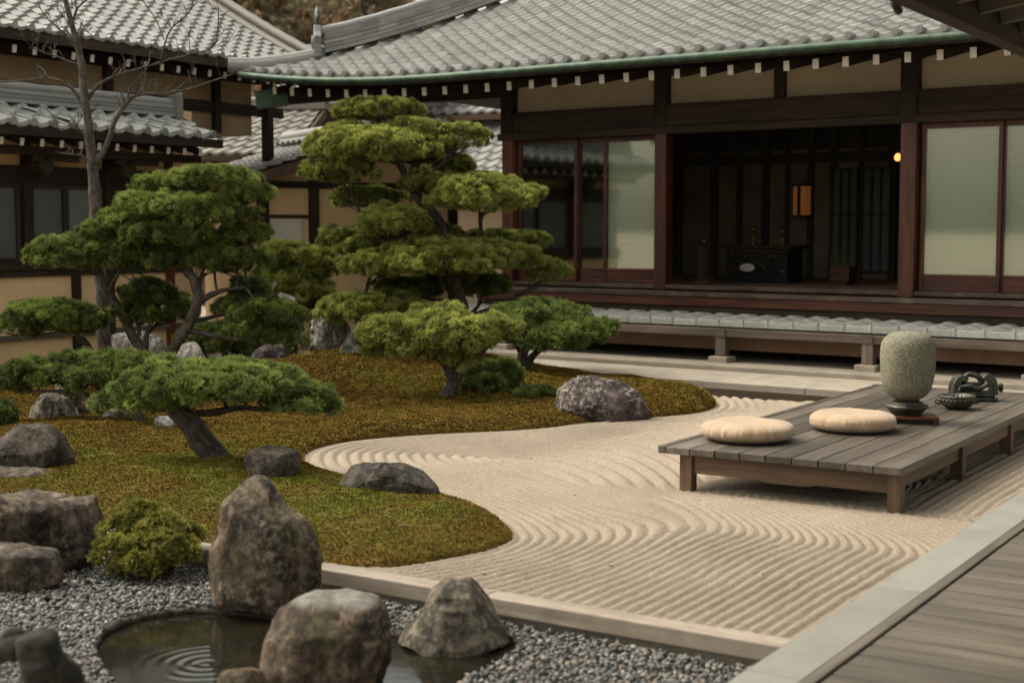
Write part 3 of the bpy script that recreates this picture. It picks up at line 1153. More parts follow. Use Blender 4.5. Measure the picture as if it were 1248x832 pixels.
# hip ridge: stacked courses with a round cap
mb = MB()
ks = np.linspace(0.85, 5.0, 24)
for row, (hh, ww) in enumerate([(0.05, 0.30), (0.11, 0.27), (0.17, 0.25), (0.23, 0.25), (0.285, 0.22)]):
    for a, b in zip(ks[:-1], ks[1:]):
        pa = HF.p(SC + a, D0 + a, float(hall_z(SC + a, D0 + a)) + hh + 0.02)
        pb = HF.p(SC + b, D0 + b, float(hall_z(SC + b, D0 + b)) + hh + 0.02)
        mb.bar(pa, pb + (pb - pa) * 0.01, ww + rng.uniform(-0.006, 0.006), 0.05)
kk = np.linspace(0.78, 5.05, 30)
mb.tube([HF.p(SC + a, D0 + a, float(hall_z(SC + a, D0 + a)) + 0.355) for a in kk], 0.075 + 0.006 * (np.arange(30) % 2), 12)
# the lower, thinner part of the hip
kk = np.linspace(-0.10, 0.85, 12)
pts = [HF.p(SC + a, D0 + a, float(hall_z(SC + max(a, 0), D0 + max(a, 0))) + 0.075 + 0.05 * max(0, 0.2 - a)) for a in kk]
mb.tube(pts, 0.075, 10)
mb.tube([p - np.array([0, 0, 0.05]) for p in pts], 0.105, 10)
mb.build("ridge_tiles", M["roof_tile"], roof, smooth=True, auto=40)
# demon-tile end piece and its finial
mb = MB()
c = HF.p(SC + 0.78, D0 + 0.78, float(hall_z(SC + 0.8, D0 + 0.8)))
hipd = (H1 + H2) / math.sqrt(2)
side = (H1 - H2) / math.sqrt(2)
of = Frame(c, side, hipd)
mb.prism([(-0.2, 0), (0.2, 0), (0.19, 0.18), (0.24, 0.28), (0.13, 0.36), (0.06, 0.46), (-0.06, 0.46), (-0.13, 0.36), (-0.24, 0.28), (-0.19, 0.18)], -0.05, 0.05, of)
mb.disc(of.p(0, -0.06, 0.22), hipd, 0.09, 0.04)
mb.build("ridge_end_tile", M["roof_tile"], roof, bevel=0.01)
mb = MB()
mb.tube([of.p(0, 0, 0.40), of.p(0.02, 0, 0.52), of.p(-0.01, 0.01, 0.62), of.p(-0.05, 0.0, 0.74)], [0.05, 0.03, 0.045, 0.008], 8, rough=0.3)
mb.tube([of.p(0.02, 0, 0.50), of.p(0.07, 0, 0.56), of.p(0.05, 0, 0.62)], [0.02, 0.018, 0.006], 6)
mb.build("finial", M["bronze"], roof, smooth=True)
# gutter
mb = MB()
gs = np.linspace(SC + 0.10, 8.8, 50)
mb.tube([HF.p(s, D0 - 0.075, float(hall_z(s, D0)) - 0.075) for s in gs], 0.045, 10)
for s in np.arange(SC + 0.8, 8.8, 1.25):
    z = float(hall_z(s, D0))
    mb.bar(HF.p(s, D0 - 0.02, z - 0.01), HF.p(s, D0 - 0.10, z - 0.135), 0.012, 0.006)
mb.build("gutter", M["copper"], hall, smooth=True)
# fascia
mb = MB()
for a, b in zip(gs[:-1], gs[1:]):
    za, zb = float(hall_z(a, D0)), float(hall_z(b, D0))
    mb.bar(HF.p(a, D0 + 0.02, za - 0.085), HF.p(b + 0.005, D0 + 0.02, zb - 0.085), 0.05, 0.10)
mb.build("fascia", M["dark_wood"], hall)
# rafters with white painted ends
rs_ = [s for s in np.arange(SC + 0.55, 8.7, 0.335)]
for s in rs_:
    mb = MB()
    z0 = float(hall_z(s, D0 + 0.2)) - 0.30
    dd = min(1.35, D0 + (s - SC) - 0.1)
    z1 = z0 + 0.20 * (dd - (D0 + 0.16))
    mb.bar(HF.p(s, D0 + 0.16, z0), HF.p(s, dd, z1), 0.062, 0.10)
    mb.bar(HF.p(s, D0 + 0.150, z0 - 0.0015), HF.p(s, D0 + 0.1595, z0 - 0.0005), 0.066, 0.104, mi=1)
    mb.build("rafter", [M["dark_wood"], M["white_paint"]], hall)
# soffit boards and purlin
mb = MB()
for a, b in zip(gs[:-1], gs[1:]):
    za, zb = float(hall_z(a, D0 + 0.2)), float(hall_z(b, D0 + 0.2))
    V = [HF.p(a, D0 + 0.03, za - 0.225), HF.p(b, D0 + 0.03, zb - 0.225), HF.p(b, 1.30, zb + 0.10), HF.p(a, 1.30, za + 0.10)]
    if D0 + (a - SC) > 1.3:
        mb.add(V, [[3, 2, 1, 0]])
mb.build("soffit", M["dark_wood"], hall)
# green copper-clad hip beam end
mb = MB()
cb = HF.p(SC + 0.25, D0 + 0.25, 3.42)
mb.bar(cb, cb + hipd * 1.6 + np.array([0, 0, 0.15]), 0.17, 0.22)
mb.build("hip_beam", M["dark_wood"], hall)
mb = MB()
mb.bar(cb - hipd * 0.12 - np.array([0, 0, 0.03]), cb + hipd * 0.32 + np.array([0, 0, 0.03]), 0.20, 0.25)
mb.build("copper_cap", M["copper"], hall, bevel=0.006)

# posts
post_s = [(-3.80, 0.17, "corner"), (-1.45, 0.16, ""), (1.72, 0.18, ""), (4.9, 0.17, "")]
for s, wdt, _ in post_s:
    mb = MB()
    mb.box((s - wdt / 2, WD - wdt / 2 - 0.03, 0.83), (s + wdt / 2, WD + wdt / 2, 2.84), HF)
    mb.build("post", M["red_wood"], hall, bevel=0.006)
    mb = MB()
    mb.box((s - wdt / 2 - 0.005, WD - wdt / 2 - 0.06, 2.842), (s + wdt / 2 + 0.005, WD + wdt / 2, 3.62), HF)
    mb.build("upper_post", M["dark_wood"], hall, bevel=0.006)
for s in (0.13, 3.3, 6.4):
    mb = MB()
    mb.box((s - 0.06, WD - 0.10, 3.135), (s + 0.06, WD + 0.02, 3.62), HF)
    mb.build("strut", M["dark_wood"], hall)
mb = MB()
mb.box((-3.9, WD - 0.115, 2.86), (8.6, WD + 0.03, 3.13), HF)
mb.box((-3.95, WD - 0.13, 2.765), (8.6, WD + 0.05, 2.856), HF)
mb.build("lintel_beam", M["dark_wood"], hall, bevel=0.006)
mb = MB()
mb.box((-3.85, WD + 0.0, 3.131), (8.6, WD + 0.05, 3.75), HF)
mb.build("plaster_frieze", M["plaster_pale"], hall)
# purlin on brackets left of the corner post (open corridor end)
mb = MB()
mb.bar(HF.p(-6.6, 0.9, 3.42), HF.p(-3.7, WD, 3.42), 0.12, 0.16)
mb.build("purlin", M["dark_wood"], hall)
# sill and veranda
mb = MB()
mb.box((-3.9, WD - 0.10, 0.845), (8.6, WD + 0.10, 0.895), HF)
mb.build("door_sill", M["sill_wood"], hall, bevel=0.004)
mb = MB()
mb.box((-4.1, 0.78, 0.775), (8.7, WD - 0.102, 0.825), HF)
mb.build("veranda_floor", M["sill_wood"], hall, bevel=0.004)
mb = MB()
mb.box((-4.1, 0.80, 0.66), (8.7, 0.86, 0.773), HF)
mb.build("veranda_beam", M["red_wood"], hall, bevel=0.004)
mb = MB()
mb.box((-4.0, 0.82, 0.53), (8.7, 0.88, 0.657), HF)
mb.build("under_beam", M["dark_wood"], hall)
# tiled skirt
skz = lambda s, d: 0.535 + 0.045 * d + 0 * s
mb = MB()
tile_roof(mb, HF, -4.25, 8.5, 0.0, skz, 0.78, 0, P=0.30, T=0.26, amp=0.02, lip=0.03, jit=0.003)
sk = mb.build("skirt_roof", M["skirt_tile"], hall, smooth=True, auto=40)
mb = MB()
s = -4.25
while s < 8.4:
    mb.box((s + 0.004, -0.018, 0.485), (s + 0.292, 0.012, 0.556), HF)
    mb.box((s - 0.014, -0.026, 0.487), (s + 0.016, 0.02, 0.575), HF)
    s += 0.30
mb.build("skirt_edge_tiles", M["skirt_tile"], sk, bevel=0.006)
mb = MB()
mb.box((-4.25, 0.03, 0.475), (8.5, 0.80, 0.49), HF)
mb.build("skirt_boards", M["dark_wood"], sk)
mb = MB()
mb.box((-4.2, -0.055, 0.375), (8.5, 0.055, 0.468), HF)
mb.build("skirt_beam", M["grey_wood"], hall, bevel=0.008)
for s in (-3.05, 0.0, 1.74, 3.48, 5.22):
    mb = MB()
    mb.box((s - 0.062, -0.06, 0.155), (s + 0.062, 0.06, 0.374), HF)
    mb.box((s - 0.062, -0.068, 0.374), (s + 0.062, -0.057, 0.47), HF)
    p_ = mb.build("skirt_post", M["grey_wood"], hall, bevel=0.005)
    mb = MB()
    mb.box((s - 0.12, -0.12, 0.05), (s + 0.12, 0.12, 0.153), HF)
    mb.build("foot_stone", M["stone_pale"], p_, bevel=0.015)
mb = MB()
mb.box((-3.9, 0.30, 0.20), (8.5, 0.34, 0.47), HF)
mb.build("skirt_board", M["brown_board"], hall)
mb = MB()
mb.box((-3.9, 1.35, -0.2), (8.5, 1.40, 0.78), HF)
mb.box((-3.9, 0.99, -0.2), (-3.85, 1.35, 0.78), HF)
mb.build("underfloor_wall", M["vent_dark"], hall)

# sliding doors
def sliding_door(s0, s1, kind, d=WD + 0.02):
    mb = MB()
    fw = 0.045
    zb, zt = 0.90, 2.76
    zp = 1.085
    mb.box((s0, d - 0.02, zb), (s0 + fw, d + 0.02, zt), HF)
    mb.box((s1 - fw, d - 0.02, zb), (s1, d + 0.02, zt), HF)
    mb.box((s0 + fw, d - 0.018, zt - 0.06), (s1 - fw, d + 0.018, zt), HF)
    mb.box((s0 + fw, d - 0.018, zb), (s1 - fw, d + 0.018, zb + 0.04), HF)
    mb.box((s0 + fw, d - 0.018, zp - 0.03), (s1 - fw, d + 0.018, zp), HF)
    o = mb.build("sliding_door", M["red_wood"], hall, bevel=0.003)
    mb = MB()
    mb.box((s0 + fw, d - 0.006, zb + 0.041), (s1 - fw, d + 0.006, zp - 0.031), HF)
    mb.build("door_panel", M["red_wood"], o)
    mb = MB()
    mb.box((s0 + fw, d - 0.003, zp + 0.001), (s1 - fw, d + 0.003, zt - 0.061), HF)
    mb.build("pane", M["glass"], o)
    if kind == "blind":
        mb = MB()
        L = np.array([[s0 + fw, d + 0.035, zp], [s1 - fw, d + 0.035, zp], [s1 - fw, d + 0.035, zt - 0.06], [s0 + fw, d + 0.035, zt - 0.06]])
        L2 = L + [0, 0.006, 0]
        allL = np.vstack([L, L2])
        mb.add(HF.p(allL), [[0, 1, 2, 3], [7, 6, 5, 4], [0, 4, 5, 1], [1, 5, 6, 2], [2, 6, 7, 3], [3, 7, 4, 0]], np.column_stack([allL[:, 2], allL[:, 0], allL[:, 1]]))
        mb.build("blind", M["blind"], o)
    return o


sliding_door(-3.70, hs(703, WD), "clear")
sliding_door(hs(700, WD), hs(738, WD), "clear", WD + 0.065)
sliding_door(hs(735, WD), -1.55, "blind")
sliding_door(1.83, hs(1219, WD), "blind")
sliding_door(hs(1216, WD), hs(1216, WD) + 1.15, "blind", WD + 0.065)
sliding_door(hs(1216, WD) + 1.12, 4.80, "blind")

# the room
mb = MB()
mb.box((-3.8, WD + 0.13, 0.80), (7.0, 7.2, 0.86), HF)
mb.build("room_floor", M["brown_board"], hall)
mb = MB()
mb.box((-3.85, WD + 0.10, 3.05), (7.0, 7.2, 3.10), HF)
mb.box((-3.9, WD + 0.1, -0.2), (-3.82, 7.2, 3.7), HF)
mb.box((7.0, WD + 0.1, -0.2), (7.08, 7.2, 3.7), HF)
mb.box((-3.9, 7.2, -0.2), (7.08, 7.28, 4.2), HF)
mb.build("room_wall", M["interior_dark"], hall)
BD = 5.2
mb = MB()
edges = [hs(x, BD) for x in (826, 833, 868, 876, 899, 905, 930, 938, 958, 962, 985, 992, 1012, 1020, 1046, 1052, 1083, 1092)]
for k in range(0, len(edges) - 1, 1):
    if k % 2 == 1 or k == 0:
        a, b = edges[k], edges[k + 1]
        mb.box((a, BD - 0.02, 0.87), (b, BD + 0.03, 2.75), HF)
mb.build("inner_panels", M["interior_panel"], hall)
mb = MB()
for k in range(0, len(edges) - 1, 2):
    mb.box((edges[k], BD - 0.07, 0.862), (edges[k + 1], BD + 0.0, 3.04), HF)
mb.box((edges[0] - 1.5, BD - 0.08, 2.55), (edges[-1] + 1.5, BD + 0.0, 2.70), HF)
mb.box((edges[0] - 1.5, BD + 0.031, 0.87), (edges[-1] + 1.5, BD + 0.06, 3.04), HF)
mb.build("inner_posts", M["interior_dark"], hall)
# dim lattice windows deep in the room
for (xa, xb) in ((1013, 1044), (1050, 1084)):
    a, b = hs(xa, BD - 0.1), hs(xb, BD - 0.1)
    mb = MB()
    z0, z1 = hz(330, BD, 1045), hz(206, BD, 1045)
    for q in range(4):
        s = a + (b - a) * q / 3
        mb.box((s - 0.012, BD - 0.12, z0), (s + 0.012, BD - 0.085, z1), HF)
    for q in (0, 0.55, 1):
        z = z0 + (z1 - z0) * q
        mb.box((a - 0.012, BD - 0.125, z - 0.012), (b + 0.012, BD - 0.121, z + 0.012), HF)
    o = mb.build("inner_window", M["interior_dark"], hall)
    mb = MB()
    mb.box((a, BD - 0.084, z0), (b, BD - 0.075, z1), HF)
    mb.build("pane", M["frosted"], o)

# things in the room
def rbox(x0, x1, y0, y1, d, dep, mb, mi=0):
    a, b = hs(x0, d, 320), hs(x1, d, 320)
    xm = (x0 + x1) / 2
    mb.box((a, d, hz(y1, d, xm)), (b, d + dep, hz(y0, d, xm)), HF, mi)


AD = 3.1
ZF = 0.861
altar = thing("altar_table", HF.p(hs(922, AD), AD, ZF), "dark lacquered altar table with pale oval emblem inside the hall", "altar")
a, b = hs(886, AD), hs(960, AD)
mb = MB()
zt = hz(299, AD, 922)
mb.box((a - 0.06, AD - 0.05, zt - 0.05), (b + 0.06, AD + 0.55, zt), HF)
mb.box((a + 0.0, AD - 0.02, zt - 0.11), (b - 0.0, AD + 0.5, zt - 0.052), HF)
mb.build("table_top", M["dark_wood"], altar, bevel=0.006)
mb = MB()
mb.prism([(a, ZF), (a + 0.12, ZF), (a + 0.2, ZF + 0.12), ((a + b) / 2, ZF + 0.2), (b - 0.2, ZF + 0.12), (b - 0.12, ZF), (b, ZF), (b, zt - 0.112), (a, zt - 0.112)], AD, AD + 0.04, HF)
mb.box((a, AD + 0.041, ZF), (b, AD + 0.48, zt - 0.113), HF)
mb.build("front_panel", M["black_iron"], altar)
mb = MB()
cxe, cze = hs(912, AD), hz(326, AD, 912)
mb.prism([(cxe + 0.11 * math.cos(q), cze + 0.055 * math.sin(q)) for q in np.linspace(0, 2 * np.pi, 20, endpoint=False)], AD - 0.03, AD - 0.002, HF)
mb.build("emblem", M["white_paint"], altar)
mb = MB()
ar = [HF.p(cxe + 0.26 * math.cos(q), AD - 0.012, cze - 0.06 + 0.17 * math.sin(q)) for q in np.linspace(0.15, np.pi - 0.15, 24)]
mb.tube(ar, 0.008, 6)
mb.build("arch_trim", M["gold"], altar, smooth=True)
mb = MB()
mb.tube([HF.p(x_, AD - 0.024, zt - 0.08 + 0.012 * math.sin(40 * x_)) for x_ in np.linspace(hs(888, AD), hs(958, AD), 60)], 0.006, 6)
mb.build("scroll_trim", M["gold"], altar, smooth=True)
for x, y in ((893, 311), (910, 312), (939, 312), (947, 312), (955, 331), (895, 331)):
    mb = MB()
    s, z = hs(x, AD), hz(y, AD, x)
    mb.disc(HF.p(s, AD - 0.012, z), H2, 0.02, 0.02)
    mb.build("stud", M["gold"], altar)
for k, (x, hgt) in enumerate(((910, 0.33), (946, 0.28))):
    s = hs(x, AD)
    zt2 = zt + 0.001
    c = HF.p(s, AD + 0.2, zt2)
    mb = MB()
    mb.lathe([(0.05, 0), (0.055, 0.02), (0.02, 0.05), (0.018, hgt * 0.5), (0.05, hgt * 0.6), (0.055, hgt * 0.68), (0.02, hgt * 0.75), (0.008, hgt)], (0, 0, 0), 16)
    o = mb.build("altar_candlestick", M["gold"], smooth=True)
    o.location = c
    tag(o, ["taller gold altar candlestick near the middle of the altar table", "shorter gold altar candlestick towards the right end of the altar table"][k], "candlestick", "candlesticks on the altar")
st_ = thing("offering_stand", HF.p(hs(855, 2.6), 2.6, ZF), "slim brown pedestal with small gilt ball, inside the hall left of the altar", "stand")
mb = MB()
rbox(850, 861, 300, 345, 2.6, 0.12, mb)
mb.box((hs(847, 2.6), 2.57, ZF), (hs(864, 2.6), 2.75, ZF + 0.04), HF)
mb.build("pedestal", M["sill_wood"], st_)
mb = MB()
mb.lathe([(0.02, 0), (0.05, 0.03), (0.05, 0.07), (0.02, 0.1)], HF.p(hs(855, 2.6), 2.66, hz(299, 2.6, 855)), 14)
mb.build("ball", M["gold"], st_, smooth=True)
pot = thing("planter_box", HF.p(hs(1022, 3.2), 3.2, ZF), "reddish brown planter with twigs under the dim lattice window in the hall", "planter")
mb = MB()
rbox(1011, 1035, 325, 343, 3.2, 0.25, mb)
mb.box((hs(1014, 3.2), 3.22, ZF), (hs(1032, 3.2), 3.42, hz(343, 3.2, 1022)), HF)
mb.build("box", M["red_wood"], pot, bevel=0.01)
mb = MB()
for q in range(14):
    s = hs(1012 + q * 1.7, 3.3)
    z = hz(326, 3.2, 1022)
    mb.tube([HF.p(s, 3.32, z), HF.p(s + rng.normal(0, .04), 3.32, z + 0.12), HF.p(s + rng.normal(0, .07), 3.34, z + rng.uniform(0.15, .26))], [0.006, 0.005, 0.002], 5)
mb.build("twig", M["leaf_shrub"], pot)
lan = thing("wall_lantern", HF.p(hs(973, 4.9), 4.9, hz(250, 4.9, 973)), "tall amber paper lantern glowing dimly on the back wall of the hall", "lantern")
mb = MB()
a, b = hs(966, 4.9), hs(980, 4.9)
z0, z1 = hz(262, 4.9, 973), hz(227, 4.9, 973)
mb.box((a, 4.9, z0), (a + (b - a) * .36, 5.1, z1), HF)
mb.box((a + (b - a) * .64, 4.9, z0), (b, 5.1, z1), HF)
mb.build("lantern_paper", M["lamp_glow"], lan)
mb = MB()
mb.box((a - .02, 4.88, z1 + 0.001), (b + .02, 5.12, z1 + 0.03), HF)
mb.box((a - .02, 4.88, z0 - 0.03), (b + .02, 5.12, z0 - 0.001), HF)
mb.box((a + (b - a) * .361, 4.89, z0), (a + (b - a) * .639, 5.11, z1), HF)
mb.build("lantern_frame", M["interior_dark"], lan)
bl = thing("hanging_bulb", HF.p(hs(1093, 1.9), 1.9, hz(192, 1.9, 1093)), "small round warm bulb lit beside the right door post of the hall", "bulb")
mb = MB()
cb_ = HF.p(hs(1092, 1.9), 1.9, hz(192, 1.9, 1092))
mb.lathe([(0.004, -0.045), (0.03, -0.036), (0.044, -0.012), (0.043, 0.012), (0.028, 0.037), (0.015, 0.05)], cb_, 16)
mb.build("globe", M["bulb_glow"], bl, smooth=True)
mb = MB()
mb.tube([cb_ + [0, 0, 0.045], cb_ + [0, 0, 0.09]], 0.018, 10)
mb.tube([cb_ + [0, 0, 0.09], np.array([cb_[0], cb_[1], 3.05])], 0.005, 6)
mb.build("cord", M["black_iron"], bl)

# ------------------------------------------------------------------ LEFT BUILDING
lb = thing("side_hall", LF.p(1.5, 0.5, 0), "two-tier ochre plaster building with dark windows on the left", "building")
mb = MB()
mb.box((-3.2, 0.0, -0.03), (3.25, 0.08, 1.08), LF)
mb.box((-3.2, 0.0, 2.36), (3.25, 0.08, 3.2), LF)
mb.build("plaster_wall", M["plaster"], lb)
mb = MB()
mb.box((1.74, -0.01, 2.365), (3.25, -0.002, 2.62), LF)
mb.build("plaster_patch", M["plaster"], lb)
mb = MB()
mb.box((-3.2, -0.05, 2.14), (3.3, 0.10, 2.355), LF)
mb.box((-3.2, -0.07, 1.085), (1.75, 0.10, 1.19), LF)
mb.box((-3.2, -0.045, 1.005), (1.75, 0.00, 1.083), LF)
mb.build("wall_beam", M["dark_wood"], lb, bevel=0.005)
mb = MB()
mb.box((-3.2, -0.06, 0.235), (3.25, -0.001, 0.30), LF)
mb.build("base_rail", M["grey_wood"], lb, bevel=0.005)
for s in (-1.6, 0.42, 1.70, 2.76):
    mb = MB()
    mb.box((s - 0.055, -0.075, 1.192 if s < 1 else -0.03), (s + 0.055, 0.05, 2.70), LF)
    mb.build("wall_post", M["red_wood"] if s > 2 else M["dark_wood"], lb, bevel=0.005)
for s in (1.16, -0.9):
    mb = MB()
    mb.box((s - 0.06, -0.055, -0.03), (s + 0.06, 0.02, 1.0), LF)
    mb.build("wall_post", M["dark_wood"], lb, bevel=0.005)
for (a, b, mt) in ((-3.1, -1.7, "frosted"), (-1.5, -0.55, "frosted"), (-0.55, 0.32, "frosted"), (0.48, 1.02, "frosted"), (1.02, 1.63, "frosted_light"), (1.77, 2.69, "frosted_light"), (2.83, 3.2, "frosted_light")):
    mb = MB()
    for s in (a, b - 0.045):
        mb.box((s, -0.04, 1.192), (s + 0.045, 0.04, 2.138), LF)
    mb.box((a + 0.045, -0.038, 1.192), (b - 0.045, 0.038, 1.24), LF)
    mb.box((a + 0.045, -0.038, 2.09), (b - 0.045, 0.038, 2.138), LF)
    o = mb.build("window", M["dark_wood"], lb, bevel=0.003)
    mb = MB()
    mb.box((a + 0.045, -0.004, 1.241), (b - 0.045, 0.004, 2.089), LF)
    mb.build("pane", M[mt], o)
mb = MB()
mb.box((1.77, -0.03, 1.0), (3.2, 0.0, 1.19), LF)
mb.build("wall_sill", M["dark_wood"], lb)
# lower pent roof
LR = 3.06
lz = lambda s, d: 2.80 + 0.40 * (d + 0.80) + 0.06 * np.clip(s - 2.0, 0, 2) ** 2 * 0.5
mb = MB()
tile_roof(mb, LF, -3.3, LR, -0.80, lz, 0.85, 0, P=0.29, T=0.25, amp=0.04, lip=0.045, jit=0.006)
lr = mb.build("lower_roof", M["skirt_tile"], lb, smooth=True, auto=40)
mb = MB()
sheet(mb, LF, -3.3, LR, -0.79, 0.1, lz, 20, 5, -0.04)
mb.box((-3.3, -0.80, 2.665), (LR - 0.03, -0.74, 2.775), LF)
mb.build("eave_board", M["dark_wood"], lr)
s = -3.265
while s < LR - 0.05:
    mb = MB()
    mb.disc(LF.p(s, -0.82, float(lz(s, -0.8)) + 0.022), EV, 0.05, 0.05, 14, rnd=rng.random())
    mb.build("eave_tile", M["roof_tile"], lr)
    s += 0.29
mb = MB()
for row, (hh, dd) in enumerate(((0.03, 0.20), (0.085, 0.18), (0.14, 0.17))):
    mb.box((-3.3, -0.16 - dd / 2, float(lz(0, -0.16)) + hh), (2.72, -0.16 + dd / 2, float(lz(0, -0.16)) + hh + 0.048), LF)
rz = float(lz(0, -0.16))
mb.tube([LF.p(x, -0.16, rz + 0.225 - 0.01 * (x > 2)) for x in np.linspace(-3.3, 2.78, 26)], 0.062 + 0.006 * (np.arange(26) % 2), 12)
mb.box((2.70, -0.30, rz), (2.80, -0.02, rz + 0.30), LF)
mb.disc(LF.p(2.80, -0.16, rz + 0.33), EU, 0.07, 0.12)
mb.build("ridge_tiles", M["roof_tile"], lr, smooth=True, auto=40)
for s in np.arange(-3.0, LR - 0.1, 0.285):
    mb = MB()
    mb.bar(LF.p(s, -0.70, 2.60), LF.p(s, 0.0, 2.80), 0.05, 0.085)
    mb.bar(LF.p(s, -0.709, 2.5975), LF.p(s, -0.7005, 2.599), 0.053, 0.088, mi=1)
    mb.build("rafter", [M["dark_wood"], M["white_paint"]], lb)
mb = MB()
mb.box((-3.2, -0.42, 2.47), (3.0, -0.32, 2.575), LF)
mb.build("eave_purlin", M["dark_wood"], lb)
for s in (-1.6, 0.45, 1.75):
    mb = MB()
    mb.prism([(0, 0.12), (-0.06, 0), (-0.02, -0.10), (0.06, -0.14), (0.14, -0.10), (0.18, 0), (0.12, 0.12)], -0.40, -0.06, Frame(LF.p(s - 0.06, 0, 2.36), EU, EV))
    mb.box((s - 0.2, -0.40, 2.462 - 0.06), (s + 0.5, -0.34, 2.468), LF)
    mb.build("bracket", M["dark_wood"], lb, bevel=0.01)
# upper storey
UW = 0.75
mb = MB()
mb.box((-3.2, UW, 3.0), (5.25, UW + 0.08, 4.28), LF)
mb.build("upper_wall", M["plaster_shaded"], lb)
mb = MB()
mb.box((-3.2, UW - 0.07, 3.30), (5.9, UW - 0.001, 3.46), LF)
mb.box((-3.2, UW - 0.06, 3.78), (5.4, UW - 0.001, 3.90), LF)
mb.build("upper_beam", M["dark_wood"], lb, bevel=0.005)
for s in (0.3, 2.4, 4.45):
    mb = MB()
    mb.box((s - 0.06, UW - 0.09, 3.0), (s + 0.06, UW - 0.002, 4.2), LF)
    mb.build("upper_post", M["dark_wood"], lb)
mb = MB()
s_post = LF.l(onplane(326, 150, LF.p(0, UW - 0.05, 0), EV))[0]
mb.box((s_post - 0.065, UW - 0.12, 2.62), (s_post + 0.065, UW + 0.02, 4.2), LF)
mb.build("corner_post", M["dark_wood"], lb, bevel=0.006)
UE = -0.05
_l = LF.l(onplane(0, 30, LF.p(0, UE, 0), EV))
UZ = _l[2]
uz = lambda s, d: UZ + 0.46 * (d - UE) + 0.025 * (d - UE) ** 2 + 0 * s
TE = 6.1
mb = MB()
tile_roof(mb, LF, -4.5, TE, UE, uz, 3.9, 0, P=0.25, T=0.205, amp=0.026, lip=0.032)
ur = mb.build("upper_roof", M["roof_tile"], lb, smooth=True, auto=40)
mb = MB()
sheet(mb, LF, -4.5, TE, UE + 0.01, 3.9, uz, 6, 10, -0.04)
sheet(mb, LF, -4.5, TE, 3.9, 7.5, lambda s, d: uz(s, 7.8 - d), 4, 6, -0.04)
mb.box((-4.5, UE, UZ - 0.15), (TE - 0.05, UE + 0.06, UZ - 0.03), LF)
mb.build("eave_board", M["dark_wood"], ur)
s = -4.47
while s < TE:
    mb = MB()
    mb.disc(LF.p(s, UE - 0.02, UZ + 0.018), EV, 0.046, 0.045, 14, rnd=rng.random())
    mb.build("eave_tile", M["roof_tile"], ur)
    s += 0.25
mb = MB()
dd = np.linspace(UE - 0.02, 3.9, 30)
for off, hh, r in ((-0.06, 0.06, 0.075), (-0.06, 0.15, 0.08), (-0.26, 0.045, 0.06)):
    mb.tube([LF.p(TE + off, d, float(uz(0, d)) + hh) for d in dd], r + 0.007 * (np.arange(30) % 2), 10)
mb.build("verge_tiles", M["roof_tile_warm"], ur, smooth=True)
for s in np.arange(-3.2, TE - 0.2, 0.30):
    mb = MB()
    mb.bar(LF.p(s, UE + 0.14, UZ - 0.24), LF.p(s, UW + 0.02, UZ - 0.05), 0.055, 0.09)
    mb.bar(LF.p(s, UE + 0.130, UZ - 0.2425), LF.p(s, UE + 0.1395, UZ - 0.241), 0.058, 0.093, mi=1)
    mb.build("rafter", [M["dark_wood"], M["white_paint"]], lb)
mb = MB()
V = [LF.p(-4.5, UE + 0.03, UZ - 0.165), LF.p(TE, UE + 0.03, UZ - 0.165), LF.p(TE, UW, UZ + 0.06), LF.p(-4.5, UW, UZ + 0.06)]
mb.add(V, [[3, 2, 1, 0]])
mb.build("soffit", M["dark_wood"], lb)
mb = MB()
mb.box((-3.2, 4.0, -0.03), (5.2, 4.08, 5.4), LF)
mb.box((5.2, UW + 0.1, 3.0), (5.25, 4.0, 4.25), LF)
mb.build("rear_wall", M["plaster"], lb)

